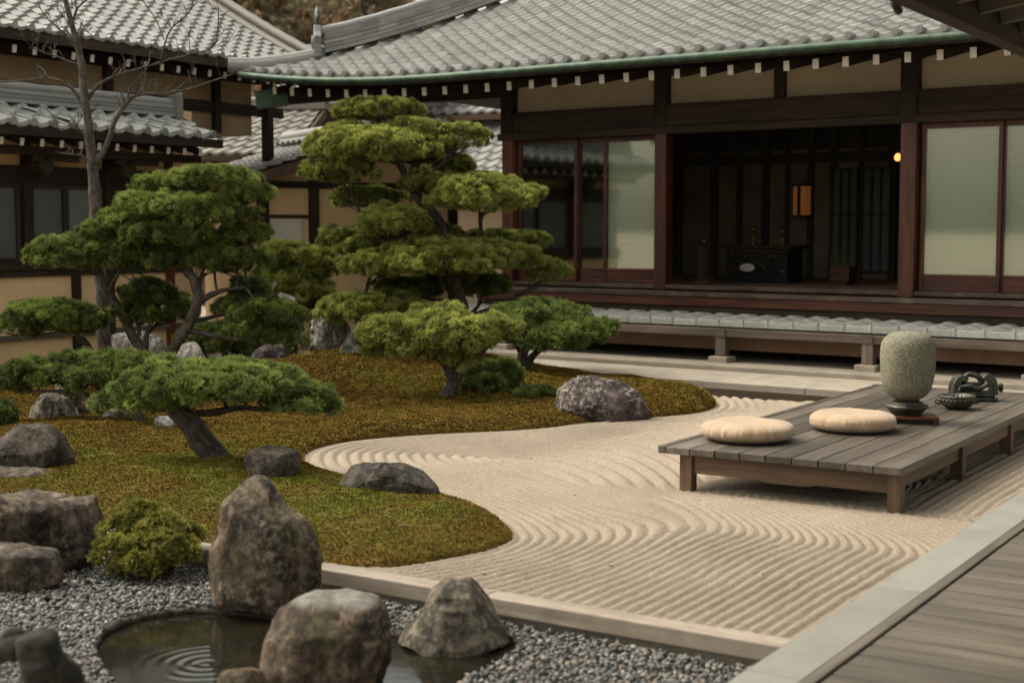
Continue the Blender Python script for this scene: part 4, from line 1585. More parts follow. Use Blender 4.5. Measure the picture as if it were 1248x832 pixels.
# ------------------------------------------------------------------ houses behind
def house(name, label, fr, wdt, dep, hw, rise, over, wall, tile, doors=(), tier=None, ridge=True):
    t = thing(name, fr.p(0, 0, 0), label, "house", "houses beyond the garden")
    mb = MB()
    mb.box((-wdt / 2, 0, -0.03), (wdt / 2, dep, hw), fr)
    L = [(-wdt / 2, 0.001, hw), (wdt / 2, 0.001, hw), (-wdt / 2, dep / 2, hw + rise), (wdt / 2, dep / 2, hw + rise), (-wdt / 2, dep, hw), (wdt / 2, dep, hw)]
    mb.add(fr.p(np.array(L)), [[0, 2, 4], [1, 5, 3]])
    mb.build("wall", M[wall], t)
    mb = MB()
    for s in np.linspace(-wdt / 2, wdt / 2, max(3, int(wdt / 1.2) + 1)):
        mb.box((s - 0.07, -0.03, -0.03), (s + 0.07, 0.06, hw - 0.001), fr)
    mb.box((-wdt / 2 - 0.02, -0.04, hw - 0.32), (wdt / 2 + 0.02, 0.05, hw - 0.17), fr)
    mb.build("timber_frame", M["dark_wood"], t)
    slope = rise / (dep / 2)
    d0 = -over
    z0 = hw - slope * over + 0.06
    zf = lambda s, d: z0 + slope * (d - d0) + 0 * s
    mb = MB()
    tile_roof(mb, fr, -wdt / 2 - 0.5, wdt / 2 + 0.5, d0, zf, dep / 2 + over, 0, P=0.30, T=0.27, amp=0.03)
    r = mb.build("roof", M[tile], t, smooth=True, auto=40)
    mb = MB()
    sheet(mb, fr, -wdt / 2 - 0.5, wdt / 2 + 0.5, d0, dep / 2, zf, 2, 2, -0.05)
    sheet(mb, fr, -wdt / 2 - 0.5, wdt / 2 + 0.5, dep / 2, dep + over, lambda s, d: zf(s, dep - d), 2, 2, -0.03)
    mb.box((-wdt / 2 - 0.5, d0, z0 - 0.14), (wdt / 2 + 0.5, d0 + 0.05, z0 - 0.02), fr)
    for s in (-wdt / 2 - 0.47, wdt / 2 + 0.47):
        mb.bar(fr.p(s, d0, z0 - 0.08), fr.p(s, dep / 2, z0 + slope * (dep / 2 + over) - 0.08), 0.06, 0.16)
    mb.build("roof_boards", M["shed_wood"], r)
    if ridge:
        mb = MB()
        zt = z0 + slope * (dep / 2 + over)
        mb.box((-wdt / 2 - 0.5, dep / 2 - 0.12, zt), (wdt / 2 + 0.5, dep / 2 + 0.12, zt + 0.16), fr)
        mb.tube([fr.p(x, dep / 2, zt + 0.2) for x in np.linspace(-wdt / 2 - 0.55, wdt / 2 + 0.55, 14)], 0.09, 10)
        mb.build("ridge_tiles", M[tile], r, smooth=True, auto=40)
    for (s0, s1, zb, zt2, mt) in doors:
        mb = MB()
        for a, b in ((s0, s0 + 0.06), (s1 - 0.06, s1)):
            mb.box((a, -0.06, zb), (b, 0.03, zt2), fr)
        mb.box((s0 + 0.06, -0.06, zt2 - 0.07), (s1 - 0.06, 0.03, zt2), fr)
        o = mb.build("door", M["dark_wood"], t)
        mb = MB()
        mb.box((s0 + 0.06, -0.02, zb), (s1 - 0.06, -0.004, zt2 - 0.071), fr)
        mb.build("door_panel", M[mt], o)
    if tier:
        dz0, wd2, dp2, r2 = tier
        zfl = hw + rise * 0.55
        mb = MB()
        mb.box((-wd2 / 2, dep * 0.35, zfl), (wd2 / 2, dep * 0.35 + dp2, zfl + dz0), fr)
        mb.build("upper_wall", M[wall], t)
        zf2 = lambda s, d: zfl + dz0 - 0.1 + r2 / (dp2 / 2) * (d - (dep * 0.35 - 0.45)) + 0 * s
        mb = MB()
        tile_roof(mb, fr, -wd2 / 2 - 0.5, wd2 / 2 + 0.5, dep * 0.35 - 0.45, zf2, dp2 / 2 + 0.45, 0, P=0.30, T=0.27, amp=0.03)
        r = mb.build("upper_roof", M[tile], t, smooth=True, auto=40)
        mb = MB()
        sheet(mb, fr, -wd2 / 2 - 0.5, wd2 / 2 + 0.5, dep * 0.35 - 0.45, dep * 0.35 + dp2 / 2, zf2, 2, 2, -0.06)
        mb.box((-wd2 / 2 - 0.5, dep * 0.35 - 0.45, zfl + dz0 - 0.26), (wd2 / 2 + 0.5, dep * 0.35 - 0.4, zfl + dz0 - 0.13), fr)
        mb.build("roof_boards", M["shed_wood"], r)
    return t


def hfr(px, Y, ang):
    p = PX(px, 278, Y)
    a = R_(ang)
    return Frame((p[0], p[1], 0), (math.cos(a), math.sin(a), 0), (-math.sin(a), math.cos(a), 0))


gh = None
_a = R_(30)
go = PX(272, 278, 21.0)
gf = Frame((go[0], go[1], 0), (math.cos(_a), math.sin(_a), 0), (-math.sin(_a), math.cos(_a), 0))
gh = thing("gate_house", gf.p(2, 1, 0), "low gabled gate house with tan plaster wall and dark posts behind the spreading pine", "house", "houses beyond the garden")
GZ0, GZ1, GW = 2.30, 2.98, 2.2
mb = MB()
mb.prism([(0.55, -0.03), (3.85, -0.03), (3.85, 2.36), (GW, 2.86), (0.55, 2.36)], 0.0, 2.6, gf)
mb.build("wall", M["plaster"], gh)
gsl = (GZ1 - GZ0) / GW
sf = Frame(gf.p(0, 0, 0), gf.A[1], gf.A[0])
zfl = lambda s_, d: GZ0 + gsl * d + 0 * s_
mb = MB()
tile_roof(mb, sf, -0.55, 3.2, 0.0, zfl, GW, 0, P=0.25, T=0.24, amp=0.03, lip=0.035)
sf2 = Frame(gf.p(2 * GW, 0, 0), gf.A[1], -gf.A[0])
tile_roof(mb, sf2, -0.55, 3.2, 0.0, zfl, GW, 0, P=0.25, T=0.24, amp=0.03, lip=0.035)
gr_ = mb.build("roof", M["roof_tile"], gh, smooth=True, auto=40)
mb = MB()
for sgn, xa in ((1, 0.0), (-1, 2 * GW)):
    A_, B_ = gf.p(xa, -0.5, GZ0 - 0.09), gf.p(GW, -0.5, GZ1 - 0.09)
    mb.bar(A_, B_, 0.07, 0.15)
    for q in range(7):
        fq = q / 6
        mb.bar(gf.p(xa + sgn * GW * fq, -0.48, GZ0 - 0.06 + fq * (GZ1 - GZ0)), gf.p(xa + sgn * GW * fq, 3.1, GZ0 - 0.06 + fq * (GZ1 - GZ0)), 0.07, 0.07)
mb.build("roof_beam", M["shed_wood"], gr_)
mb = MB()
for f in (sf, sf2):
    sheet(mb, f, -0.54, 3.15, 0.0, GW, zfl, 2, 2, -0.045)
mb.build("roof_boards", M["shed_wood"], gr_)
mb = MB()
for q, r0 in ((0.10, 0.10), (0.20, 0.09)):
    mb.tube([gf.p(GW, y, GZ1 + q - 0.02) for y in np.linspace(-0.6, 3.2, 16)], r0, 10)
mb.build("ridge_tiles", M["roof_tile"], gr_, smooth=True, auto=40)
for x in (0.62, 1.42, 3.8):
    mb = MB()
    mb.box((x - 0.08, -0.05, -0.03), (x + 0.08, 0.06, 2.36), gf)
    mb.build("post", M["dark_wood"], gh)
mb = MB()
mb.box((0.5, -0.07, 2.20), (3.9, -0.002, 2.30), gf)
mb.box((0.7, -0.04, 1.75), (1.34, -0.003, 1.80), gf)
mb.build("tie_beam", M["dark_wood"], gh)
mb = MB()
mb.box((0.72, -0.03, 0.05), (1.22, -0.004, 1.74), gf)
mb.build("door_panel", M["white_plaster"], gh)
house("wooden_shed", "brown board shed with shingled roof behind the side hall eaves", hfr(262, 30.0, -12), 3.0, 2.8, 3.35, 0.75, 0.55, "shed_wood", "roof_tile_warm")
house("tiered_house", "two-tier tiled house between the left corner post and the tall pine", hfr(405, 31.5, -18), 3.6, 4.0, 3.15, 1.15, 0.8, "shed_wood", "roof_tile", tier=(0.75, 3.2, 3.0, 1.1))
house("far_house", "tiled house seen between the tall pine and the open hall's corner post", hfr(585, 31.0, -16), 4.2, 4.0, 3.05, 1.3, 0.9, "plaster_pale", "roof_tile", tier=(0.5, 3.8, 3.0, 0.9))

# ------------------------------------------------------------------ fallen leaves
litter = [(676, 632), (700, 604), (816, 648), (930, 700), (590, 700), (648, 560), (745, 690)]
lm = [(492, 643), (330, 598), (560, 520), (450, 505), (300, 520), (690, 500), (180, 590), (400, 655), (520, 470)]
LNAMES = ["speck of dark leaf on the sand just right of the moss tip", "dark leaf on the smooth sand left of the platform leg", "leaf on the raked sand in front of the platform", "leaf on the raked sand near the stone border", "leaf on the sand strip between moss tip and kerb", "leaf on the sand behind the moss tip", "leaf on the raked sand near the middle of the kerb",
          "pale twig-like leaf on the green cushion near the moss tip", "leaf on the front moss above the standing rock", "leaf on the rear moss below the small pine", "leaf on the rear moss above the sand inlet", "leaf on the moss right of the leaning trunk", "leaf on the moss beside the lichen boulder", "leaf on the moss above the kerb shrub", "leaf on the front moss right of the standing rock", "leaf on the moss left of the small pine trunk"]
for k, (x, y) in enumerate(litter + lm):
    P = G(x, y, 0.022) if k < len(litter) else on_moss(x, y) + np.array([0, 0, 0.016])
    a = rng.random() * 6.3
    L_ = rng.uniform(0.011, 0.017) if k != len(litter) else 0.03
    W_ = L_ * (0.5 if k != len(litter) else 0.2)
    prof_ = [(-L_, 0, .004), (-L_ * .4, W_, 0), (L_ * .4, W_ * .8, .001), (L_, 0, .007), (L_ * .4, -W_ * .8, .003), (-L_ * .4, -W_, .002)]
    V = np.array([(P[0] + px_ * math.cos(a) - py_ * math.sin(a), P[1] + px_ * math.sin(a) + py_ * math.cos(a), P[2] + pz_) for px_, py_, pz_ in prof_])
    mb = MB()
    mb.add(np.vstack([V, V + [0, 0, 0.001]]), [[5, 4, 3, 2, 1, 0], [6, 7, 8, 9, 10, 11]] + [[i, (i + 1) % 6, 6 + (i + 1) % 6, 6 + i] for i in range(6)], None, rng.random())
    tag(mb.build("fallen_leaf", M["fallen_leaf"] if k != len(litter) else M["leaf_tan"], base=P), LNAMES[k], "leaf", "fallen leaves")

# ------------------------------------------------------------------ hill
mb = MB()
hx = np.linspace(-95, 60, 60)
hy = np.linspace(85, 240, 40)
HX, HY = np.meshgrid(hx, hy, indexing='ij')


def hill_z(x, y):
    q = np.clip((y - 85) / 80, 0, 1)
    prof = 30 * (1 - sst(-28, 6, x)) + 8 * (1 - sst(-5, 50, x))
    P = np.column_stack([np.ravel(x), np.ravel(y), 0 * np.ravel(x)])
    return -0.5 + prof * (q * q * (3 - 2 * q)) + (q * 3 * fbm(P, 0.06, 3, 12).reshape(np.shape(x)))


HZ = hill_z(HX, HY)
idx = np.arange(HX.size).reshape(HX.shape)
Fq = np.stack([idx[:-1, :-1], idx[1:, :-1], idx[1:, 1:], idx[:-1, 1:]], -1).reshape(-1, 4)
mb.add(np.stack([HX, HY, HZ], -1).reshape(-1, 3), Fq)
tag(mb.build("hill", M["soil"], smooth=True), kind="structure")

# ------------------------------------------------------------------ foliage machinery
def needles(mb, P, Nrm, per, ln, wd, spread, rnd, grn, up=0.25):
    """small triangles fanning about each tuft point"""
    n = len(P)
    P = np.repeat(P, per, 0)
    Nr = np.repeat(Nrm, per, 0)
    r = np.repeat(rnd, per)
    g = np.repeat(grn, per)
    d = Nr + rng.normal(0, spread, P.shape) + np.array([0, 0, up])
    d /= np.linalg.norm(d, axis=1)[:, None] + 1e-9
    sd = np.cross(d, rng.normal(size=P.shape))
    sd /= np.linalg.norm(sd, axis=1)[:, None] + 1e-9
    L = (ln * rng.uniform(0.65, 1.25, len(P)))[:, None]
    W = wd * rng.uniform(0.7, 1.2, len(P))[:, None]
    V = np.stack([P - d * L * 0.3 - sd * W, P - d * L * 0.3 + sd * W, P + d * L + sd * W * 0.25, P + d * L - sd * W * 0.25], 1)
    r = np.clip(r + rng.normal(0, 0.13, len(P)), 0, 1)
    mb.add(V.reshape(-1, 3), np.arange(len(P) * 4).reshape(-1, 4), None, np.repeat(r, 4), 0, np.repeat(g, 4))


def pad(mb, c, rx, ry, rz, dens=1.0, lr=0.075, ln=0.035, wd=0.0045, tone=0.5, seed=0, per=7, ax=None, tufts=16, flat=0.28):
    c = np.asarray(c, float)
    area = 2.2 * math.pi * ((rx * ry) ** 1.6 / 2 + (rx * rz) ** 1.6 / 4 + (ry * rz) ** 1.6 / 4) ** (1 / 1.6)
    n = max(10, int(dens * area / (lr * 1.25) ** 2))
    d = rng.normal(size=(n, 3))
    d /= np.linalg.norm(d, axis=1)[:, None]
    low = d[:, 2] < -0.25
    d[low & (rng.random(n) < 0.75), 2] *= -1
    rad = 1 + 0.42 * fbm(d + seed * 3.1, 1.9, 3, seed)
    depth = 1 - 0.40 * rng.random(n) ** 3
    dd = d * (rad * depth)[:, None]
    dd[:, 2] = np.where(dd[:, 2] < 0, dd[:, 2] * flat, dd[:, 2])
    LC = c + dd * np.array([rx, ry, rz])
    on = d / np.array([rx, ry, rz])
    on /= np.linalg.norm(on, axis=1)[:, None]
    on[:, 2] += 0.25
    lrad = lr * rng.uniform(0.6, 1.4, n)
    tufts = int(tufts * 1.7)
    t = rng.normal(size=(n, tufts, 3)) + on[:, None] * 1.1
    t /= np.linalg.norm(t, axis=2)[..., None]
    P = LC[:, None] + t * np.array([1, 1, 0.8]) * (lrad[:, None] * rng.uniform(0.7, 1.0, (n, tufts)))[..., None]
    ltone = np.clip(rng.normal(tone + 0.03, 0.21, n), 0, 1)
    ton = np.repeat(ltone, tufts)
    g = np.repeat(rng.random(n), tufts)
    needles(mb, P.reshape(-1, 3), t.reshape(-1, 3), per, ln * 1.18, wd * 0.95, 0.5, ton, g)
    return LC


def smooth_path(pts, n=8):
    P = np.asarray(pts, float)
    if len(P) < 3:
        tt = np.linspace(0, 1, n)[:, None]
        return P[0] * (1 - tt) + P[-1] * tt
    out = []
    Q = np.vstack([2 * P[0] - P[1], P, 2 * P[-1] - P[-2]])
    for i in range(1, len(Q) - 2):
        for t in np.linspace(0, 1, n, endpoint=False):
            a, b, c, d = Q[i - 1], Q[i], Q[i + 1], Q[i + 2]
            out.append(0.5 * ((2 * b) + (-a + c) * t + (2 * a - 5 * b + 4 * c - d) * t * t + (-a + 3 * b - 3 * c + d) * t ** 3))
    out.append(P[-1])
    return np.array(out)


def pine(name, label, Y, trunks, pads, mat="needle_green", group=None, cat="pine tree", dens=1.0, lr=0.075, ln=0.035, wd=0.0045, tone=0.5, base_z=None, bark="bark", per=7, tufts=16, twig=True, depthk=0.8):
    """trunks: lists of (px,py,r,dY); pads: (px,py,rx_px,ry_px[,dY[,tone]])"""
    k = Y / FPX
    x0, y0 = trunks[0][0][:2]
    root = PX(x0, y0, Y + (trunks[0][0][3] if len(trunks[0][0]) > 3 else 0))
    t = thing(name, root, label, cat, group)
    mbT = MB()
    tp = []
    for ti, tr in enumerate(trunks):
        pts = [PX(q[0], q[1], Y + (q[3] if len(q) > 3 else 0)) for q in tr]
        sp = smooth_path(pts, 8)
        rr = np.interp(np.linspace(0, 1, len(sp)), np.linspace(0, 1, len(tr)), [q[2] for q in tr])
        if ti == 0:
            rr[:4] *= np.array([1.45, 1.25, 1.12, 1.05])
        jit = np.column_stack([vnoise(sp, 9, 3 + ti), vnoise(sp, 9, 9 + ti), 0 * rr]) * rr[:, None] * 0.35
        sp = sp + jit
        if ti == 0:
            sp = np.vstack([sp[0] - [0, 0, 0.12], sp])
            rr = np.concatenate([[rr[0] * 1.1], rr])
        mbT.tube(sp, rr, 12, rough=0.22, seed=ti * 7 + int(x0))
        tp.append((sp, rr))
    allp = np.vstack([p for p, _ in tp])
    allr = np.concatenate([r for _, r in tp])
    mbC = MB()
    for i, pd in enumerate(pads):
        px, py, rx, ry = pd[:4]
        dY = pd[4] if len(pd) > 4 else 0.0
        tn = pd[5] if len(pd) > 5 else tone
        c = PX(px, py + ry * 0.35, Y + dY)
        rxw, rzw = rx * k, ry * k * 1.08
        pad(mbC, c, rxw, rxw * depthk, rzw, dens, lr, ln, wd, tn, i + int(x0) % 50, per, None, tufts)
        if twig:
            d = np.linalg.norm(allp - (c - [0, 0, 0.25]), axis=1) + 0.35 * np.maximum(0, allp[:, 2] - c[2])
            j = int(np.argmin(d))
            a = allp[j]
            e = c + np.array([0, 0, -rzw * 0.25])
            mid = (a + e) / 2 + np.array([rng.normal(0, 0.03), rng.normal(0, 0.03), -0.05 * np.linalg.norm(e - a)])
            r0 = min(allr[j] * 0.6, 0.028)
            bp = smooth_path([a, mid, e], 6)
            mbT.tube(bp, np.linspace(r0, 0.010, len(bp)), 8, rough=0.2, seed=i)
            for q in range(7):
                an = rng.random() * 2 * np.pi
                f = rng.uniform(0.45, 0.85)
                e2 = c + np.array([math.cos(an) * rxw * f, math.sin(an) * rxw * depthk * f, -rzw * rng.uniform(0.0, 0.35)])
                s0_ = bp[rng.integers(len(bp) // 2, len(bp))]
                m2_ = (s0_ + e2) / 2 + np.array([0, 0, -0.02])
                mbT.tube(smooth_path([s0_, m2_, e2], 4), np.linspace(0.009, 0.003, 9), 6, seed=q)
    mbT.build("trunk", M[bark], t, smooth=True)
    mbC.build("crown", M[mat], t)
    return t


# the tall cloud-pruned pine
pine("cloud_pine", "tallest cloud-pruned pine with wide olive pads before the house roofs", 15.6,
     [[(562, 446, .085), (567, 395, .075), (553, 335, .065), (538, 275, .055), (507, 238, .048), (489, 205, .042), (478, 165, .025)],
      [(553, 335, .045), (580, 300, .035), (588, 260, .02)],
      [(538, 275, .03, 0), (470, 300, .025, -.1), (440, 370, .02, -.3)]],
     [(463, 133, 50, 12, .5, .35), (458, 175, 76, 24, -.15, .6), (412, 208, 40, 12, -.1, .5), (560, 166, 32, 17, .1, .5), (515, 178, 40, 15, .25, .45), (548, 200, 34, 9, .4, .4), (600, 290, 34, 8, .3, .4), (520, 285, 40, 12, .2, .4), (455, 300, 40, 12, .2, .4), (590, 350, 34, 8, .3, .35), (420, 160, 25, 10, .3, .5), (505, 160, 40, 14, .2, .55),
      (585, 236, 62, 24, -.35, .65), (520, 220, 28, 14, -.1, .5), (477, 268, 42, 17, -.3, .65), (446, 240, 44, 11, .35, .35), (425, 288, 34, 12, .4, .35),
      (545, 312, 85, 22, -.3, .62), (470, 320, 48, 17, -.25, .58), (620, 312, 40, 16, -.2, .58), (667, 329, 23, 15, -.1, .5), (632, 293, 32, 8, .5, .35), (560, 340, 50, 7, .4, .25),
      (430, 375, 42, 20, -.35, .6), (478, 375, 38, 20, -.25, .55), (500, 350, 40, 12, .3, .3)],
     mat="needle_olive", dens=1.2, lr=0.055, ln=0.030, wd=0.0048, per=8, tufts=16)
# the small pine in front of it
pine("small_pine", "small pine with crooked pale trunk at the front of the tall pine", 12.75,
     [[(543, 486, .062), (553, 465, .055), (549, 450, .05), (563, 432, .04), (577, 412, .03)], [(549, 452, .035), (530, 432, .03), (505, 415, .02)], [(563, 435, .03, 0), (588, 428, .025, 0), (600, 410, .015, 0)]],
     [(482, 402, 44, 21, 0, .55), (530, 390, 42, 18, .1, .55), (560, 408, 42, 22, -.15, .6), (600, 400, 30, 13, .05, .55), (515, 420, 34, 12, -.2, .5), (556, 430, 22, 12, -.2, .5), (458, 420, 18, 8, 0, .5)],
     mat="needle_olive", bark="bark_pale", dens=1.2, lr=0.055, ln=0.034, wd=0.0055, per=7, tufts=16)
pine("dwarf_pine", "dwarf pine with dense bright green pads and black trunk near the tiled skirt", 14.3,
     [[(634, 465, .07), (640, 448, .06), (637, 432, .055), (648, 415, .04)], [(640, 446, .04), (660, 425, .03), (690, 412, .02)]],
     [(650, 383, 55, 17, .15, .5), (700, 402, 46, 19, -.1, .55), (625, 398, 32, 14, -.1, .45), (672, 410, 38, 16, -.2, .5), (735, 402, 15, 9, -.05, .5)],
     mat="needle_bright", dens=1.35, lr=0.06, ln=0.034, wd=0.006, per=7, tufts=16)
# low juniper beside the small pine
pine("low_juniper", "low green juniper sprawling on the moss between two small pine trunks", 13.0,
     [[(590, 476, .03), (596, 466, .025), (600, 456, .02)]],
     [(580, 458, 18, 13, 0, .5), (606, 452, 22, 14, .05, .55), (622, 458, 13, 8, .1, .5), (592, 466, 20, 8, -.1, .45)], mat="needle_bright", cat="shrub", dens=1.1, lr=0.05, ln=0.036, wd=0.005)
# the wide two-stemmed pine on the left
pine("spreading_pine", "broad two-stemmed pine with tiered dark green crown beside the bare tree", 13.2,
     [[(200, 452, .062), (212, 425, .058), (230, 395, .055), (241, 368, .05), (236, 345, .045), (226, 322, .042), (222, 285, .035), (228, 240, .022)],
      [(176, 432, .055, .2), (160, 405, .05, .2), (140, 370, .045, .2), (127, 345, .04, .2), (120, 325, .03, .2)],
      [(241, 368, .03), (268, 355, .025), (300, 350, .018)],
      [(226, 322, .03), (200, 300, .022), (160, 290, .015)],
      [(176, 432, .03, .2), (180, 405, .025, .2), (188, 385, .018, .2)],
      [(120, 452, .035, .3), (112, 430, .032, .3), (98, 410, .025, .3), (80, 402, .015, .3)]],
     [(258, 217, 52, 12, 0, .6), (190, 222, 24, 9, .1, .5), (298, 236, 34, 11, -.1, .55), (215, 248, 58, 11, -.15, .58), (160, 266, 40, 11, 0, .5), (262, 262, 46, 11, -.15, .55), (120, 282, 22, 10, 0, .5), (205, 284, 52, 11, -.1, .5), (300, 284, 28, 11, .05, .5),
      (262, 300, 34, 9, .15, .4), (160, 304, 44, 11, .05, .45), (288, 318, 36, 12, .0, .45), (82, 308, 40, 20, -.1, .5), (112, 300, 26, 14, .1, .45), (168, 312, 50, 16, .05, .42), (250, 312, 40, 14, .1, .42), (60, 383, 52, 21, -.1, .55), (25, 398, 30, 13, -.1, .5), (95, 388, 32, 18, .1, .45),
      (178, 355, 30, 14, .3, .3), (195, 372, 42, 20, .35, .28), (165, 380, 28, 14, .3, .3), (322, 380, 42, 13, -.05, .5), (335, 405, 32, 14, .05, .5), (290, 372, 28, 9, .2, .42), (300, 350, 26, 9, .3, .4)],
     mat="needle_green", dens=1.0, lr=0.052, ln=0.030, wd=0.0040, per=9, tufts=16)
# the leaning pine in front
pb = on_moss(258, 560)
pine("leaning_pine", "squat pine with thick leaning trunk and flat crown on the front moss", float(pb[1]),
     [[(262, 565, .10), (250, 542, .088), (236, 522, .078), (224, 503, .07), (214, 486, .055)], [(224, 503, .032), (255, 503, .024), (290, 497, .02), (330, 499, .015), (372, 500, .01)], [(218, 495, .03), (200, 490, .022), (175, 482, .014)]],
     [(185, 477, 50, 20, -.1, .5), (225, 458, 48, 20, 0, .58), (280, 458, 50, 20, .05, .58), (325, 466, 48, 20, 0, .55), (368, 484, 34, 15, -.05, .5), (290, 470, 60, 12, -.2, .5), (150, 486, 24, 11, -.05, .48), (225, 472, 50, 12, -.25, .52), (395, 492, 12, 8, 0, .5)],
     mat="needle_bright", dens=1.2, lr=0.060, ln=0.026, wd=0.0036, per=9, tufts=24, tone=0.42)
pine("creeping_pine", "low creeping pine with feathery needles behind the leaning trunk", 10.9,
     [[(172, 520, .045), (168, 505, .04), (150, 490, .035), (130, 470, .025)], [(150, 490, .02), (90, 478, .016), (40, 476, .01)]],
     [(145, 448, 44, 20, .1, .5), (100, 445, 40, 15, .1, .42), (55, 452, 48, 14, .15, .36), (15, 462, 26, 10, .15, .34), (170, 455, 28, 18, 0, .5), (120, 462, 36, 12, -.1, .42)],
     mat="needle_green", dens=1.1, lr=0.058, ln=0.030, wd=0.0042, per=8, tufts=20)
# clipped shrubs behind
pine("tiered_shrub", "clipped green topiary with flat tiers before the pale-walled house", 18.5,
     [[(365, 405, .05), (364, 360, .045), (362, 310, .03)]],
     [(345, 308, 30, 12, 0, .6), (375, 312, 32, 12, .1, .6), (358, 333, 40, 10, .1, .5), (372, 352, 32, 11, 0, .5), (352, 375, 42, 18, .2, .45), (395, 330, 14, 7, 0, .5)],
     mat="needle_olive", cat="topiary", dens=1.2, lr=0.07, ln=0.04, wd=0.008)
pine("round_shrub", "dark round clipped shrub in the shade behind the two-stemmed pine", 16.5,
     [[(275, 438, .04), (275, 415, .03)]],
     [(272, 410, 38, 18, 0, .4), (308, 418, 34, 15, .1, .4), (245, 416, 28, 14, .1, .38), (335, 424, 22, 12, 0, .42)], mat="needle_green", cat="shrub", dens=1.2, lr=0.07, ln=0.04, wd=0.008)
pine("cushion_shrub", "little green cushion shrub left of the white-spotted boulder", float(on_moss(655, 483)[1]),
     [[(655, 484, .015), (655, 478, .012)]], [(655, 478, 22, 7, 0, .5)], mat="needle_bright", cat="shrub", dens=1.8, lr=0.03, ln=0.022, wd=0.004, twig=False)
pine("tan_bush", "straw-coloured leafless-looking bush against the pale house wall", 22.5,
     [[(372, 392, .02), (372, 345, .015), (374, 300, .01)], [(372, 345, .01), (395, 310, .006)], [(372, 350, .01), (352, 315, .006)]],
     [(372, 292, 22, 18, 0, .5), (398, 305, 20, 18, 0, .5), (350, 312, 14, 12, 0, .5)], mat="leaf_tan", cat="bush", dens=0.28, lr=0.10, ln=0.035, wd=0.006, tufts=8, per=4)
pine("variegated_plant", "small plant with pale blotched leaves beside the purple rock", 15.0,
     [[(365, 462, .012), (367, 448, .01)]], [(362, 448, 14, 10, 0, .9), (376, 441, 11, 9, 0, .95)], mat="leaf_tan", cat="plant", dens=0.7, lr=0.05, ln=0.04, wd=0.014, per=4, tufts=8)
# leafy shrub spilling over the kerb
pine("kerb_shrub", "yellow-green leafy shrub spilling over the kerb by the big ledge rock", 6.85,
     [[(175, 690, .02), (178, 665, .016), (182, 640, .012)], [(175, 688, .014), (205, 660, .01), (222, 640, .007)]],
     [(160, 640, 34, 20, .05, .6), (195, 648, 38, 22, 0, .6), (148, 668, 28, 24, -.1, .6), (185, 672, 36, 22, -.15, .6), (165, 692, 24, 10, -.2, .55), (215, 668, 26, 16, -.1, .6), (225, 648, 20, 12, .05, .6), (170, 622, 22, 10, .15, .6)],
     mat="leaf_shrub", cat="shrub", dens=1.2, lr=0.036, ln=0.017, wd=0.0055, per=5, tufts=12, base_z=-0.1, depthk=0.7)
pine("edge_juniper", "dark little juniper at the left edge beside the furrowed rock pair", 10.6,
     [[(2, 515, .02), (3, 503, .015)]], [(0, 505, 20, 12, 0, .3)], mat="needle_green", cat="shrub", dens=1.1, lr=0.045, ln=0.035, wd=0.004)

# ------------------------------------------------------------------ bare tree
bt = thing("bare_tree", PX(127, 432, 14.4), "tall bare leafless tree rising through the spreading pine", "tree")
mb = MB()
YB = 14.4


def limb(pts, r0, r1, seed, twigs=0, tl=26):
    P = [PX(q[0], q[1], YB + (q[2] if len(q) > 2 else 0)) for q in pts]
    sp = smooth_path(P, 8)
    sp = sp + np.column_stack([vnoise(sp, 6, seed), vnoise(sp, 6, seed + 1), vnoise(sp, 6, seed + 2)]) * 0.012
    rr = np.linspace(r0, r1, len(sp))
    mb.tube(sp, rr, 10 if r0 > 0.02 else 6, rough=0.16, seed=seed)
    for q in range(int(twigs * 2.0)):
        j = rng.integers(len(sp) // 4, len(sp) - 1)
        a = sp[j]
        d = sp[j] - sp[max(0, j - 3)]
        d = d / (np.linalg.norm(d) + 1e-9)
        sgn = rng.choice([-1, 1])
        d2 = d * 0.5 + np.array([sgn * rng.uniform(0.3, 0.9), rng.normal(0, .5), rng.uniform(-0.1, 1.0)])
        d2 /= np.linalg.norm(d2)
        ln_ = rng.uniform(0.4, 1.0) * tl * YB / FPX
        b = a + d2 * ln_ * 0.55 + rng.normal(0, 0.02, 3)
        c = b + (d2 + np.array([0, 0, rng.uniform(-.1, .7)])) * ln_ * 0.5
        mb.tube(smooth_path([a, b, c], 4), np.linspace(min(rr[j] * 0.6, 0.009), 0.0022, 9), 5, seed=q)
        for w in range(2):
            b2 = b + (c - b) * rng.uniform(0.1, .8)
            d3 = d2 + rng.normal(0, 0.6, 3)
            mb.tube(smooth_path([b2, b2 + d3 * ln_ * 0.18, b2 + (d3 + [0, 0, .3]) * ln_ * 0.34], 3), np.linspace(0.004, 0.0016, 7), 5, seed=w)


limb([(128, 436), (126, 400), (124, 350), (119, 290), (115, 240), (113, 200)], 0.074, 0.056, 1)
limb([(113, 202), (109, 170), (105, 130), (101, 95), (94, 55), (85, 20), (77, -12)], 0.052, 0.022, 2, 9)
limb([(114, 200), (128, 180), (140, 150), (155, 125), (172, 115), (205, 114), (235, 108), (285, 90)], 0.032, 0.006, 3, 10, 30)
limb([(172, 115), (150, 100)], 0.008, 0.003, 31, 1)
limb([(155, 125), (160, 105), (175, 90)], 0.010, 0.004, 32, 2)
limb([(106, 135), (85, 105), (60, 95), (35, 98), (0, 100), (-25, 96)], 0.020, 0.006, 4, 6, 24)
limb([(105, 125), (120, 105), (140, 93), (175, 82), (210, 72), (235, 66), (262, 55), (266, 10)], 0.020, 0.005, 5, 10, 30)
limb([(195, 75), (205, 40), (225, 20), (243, -5)], 0.010, 0.004, 6, 5)
limb([(200, 50), (190, 25), (172, 0), (160, -10)], 0.007, 0.003, 61, 3)
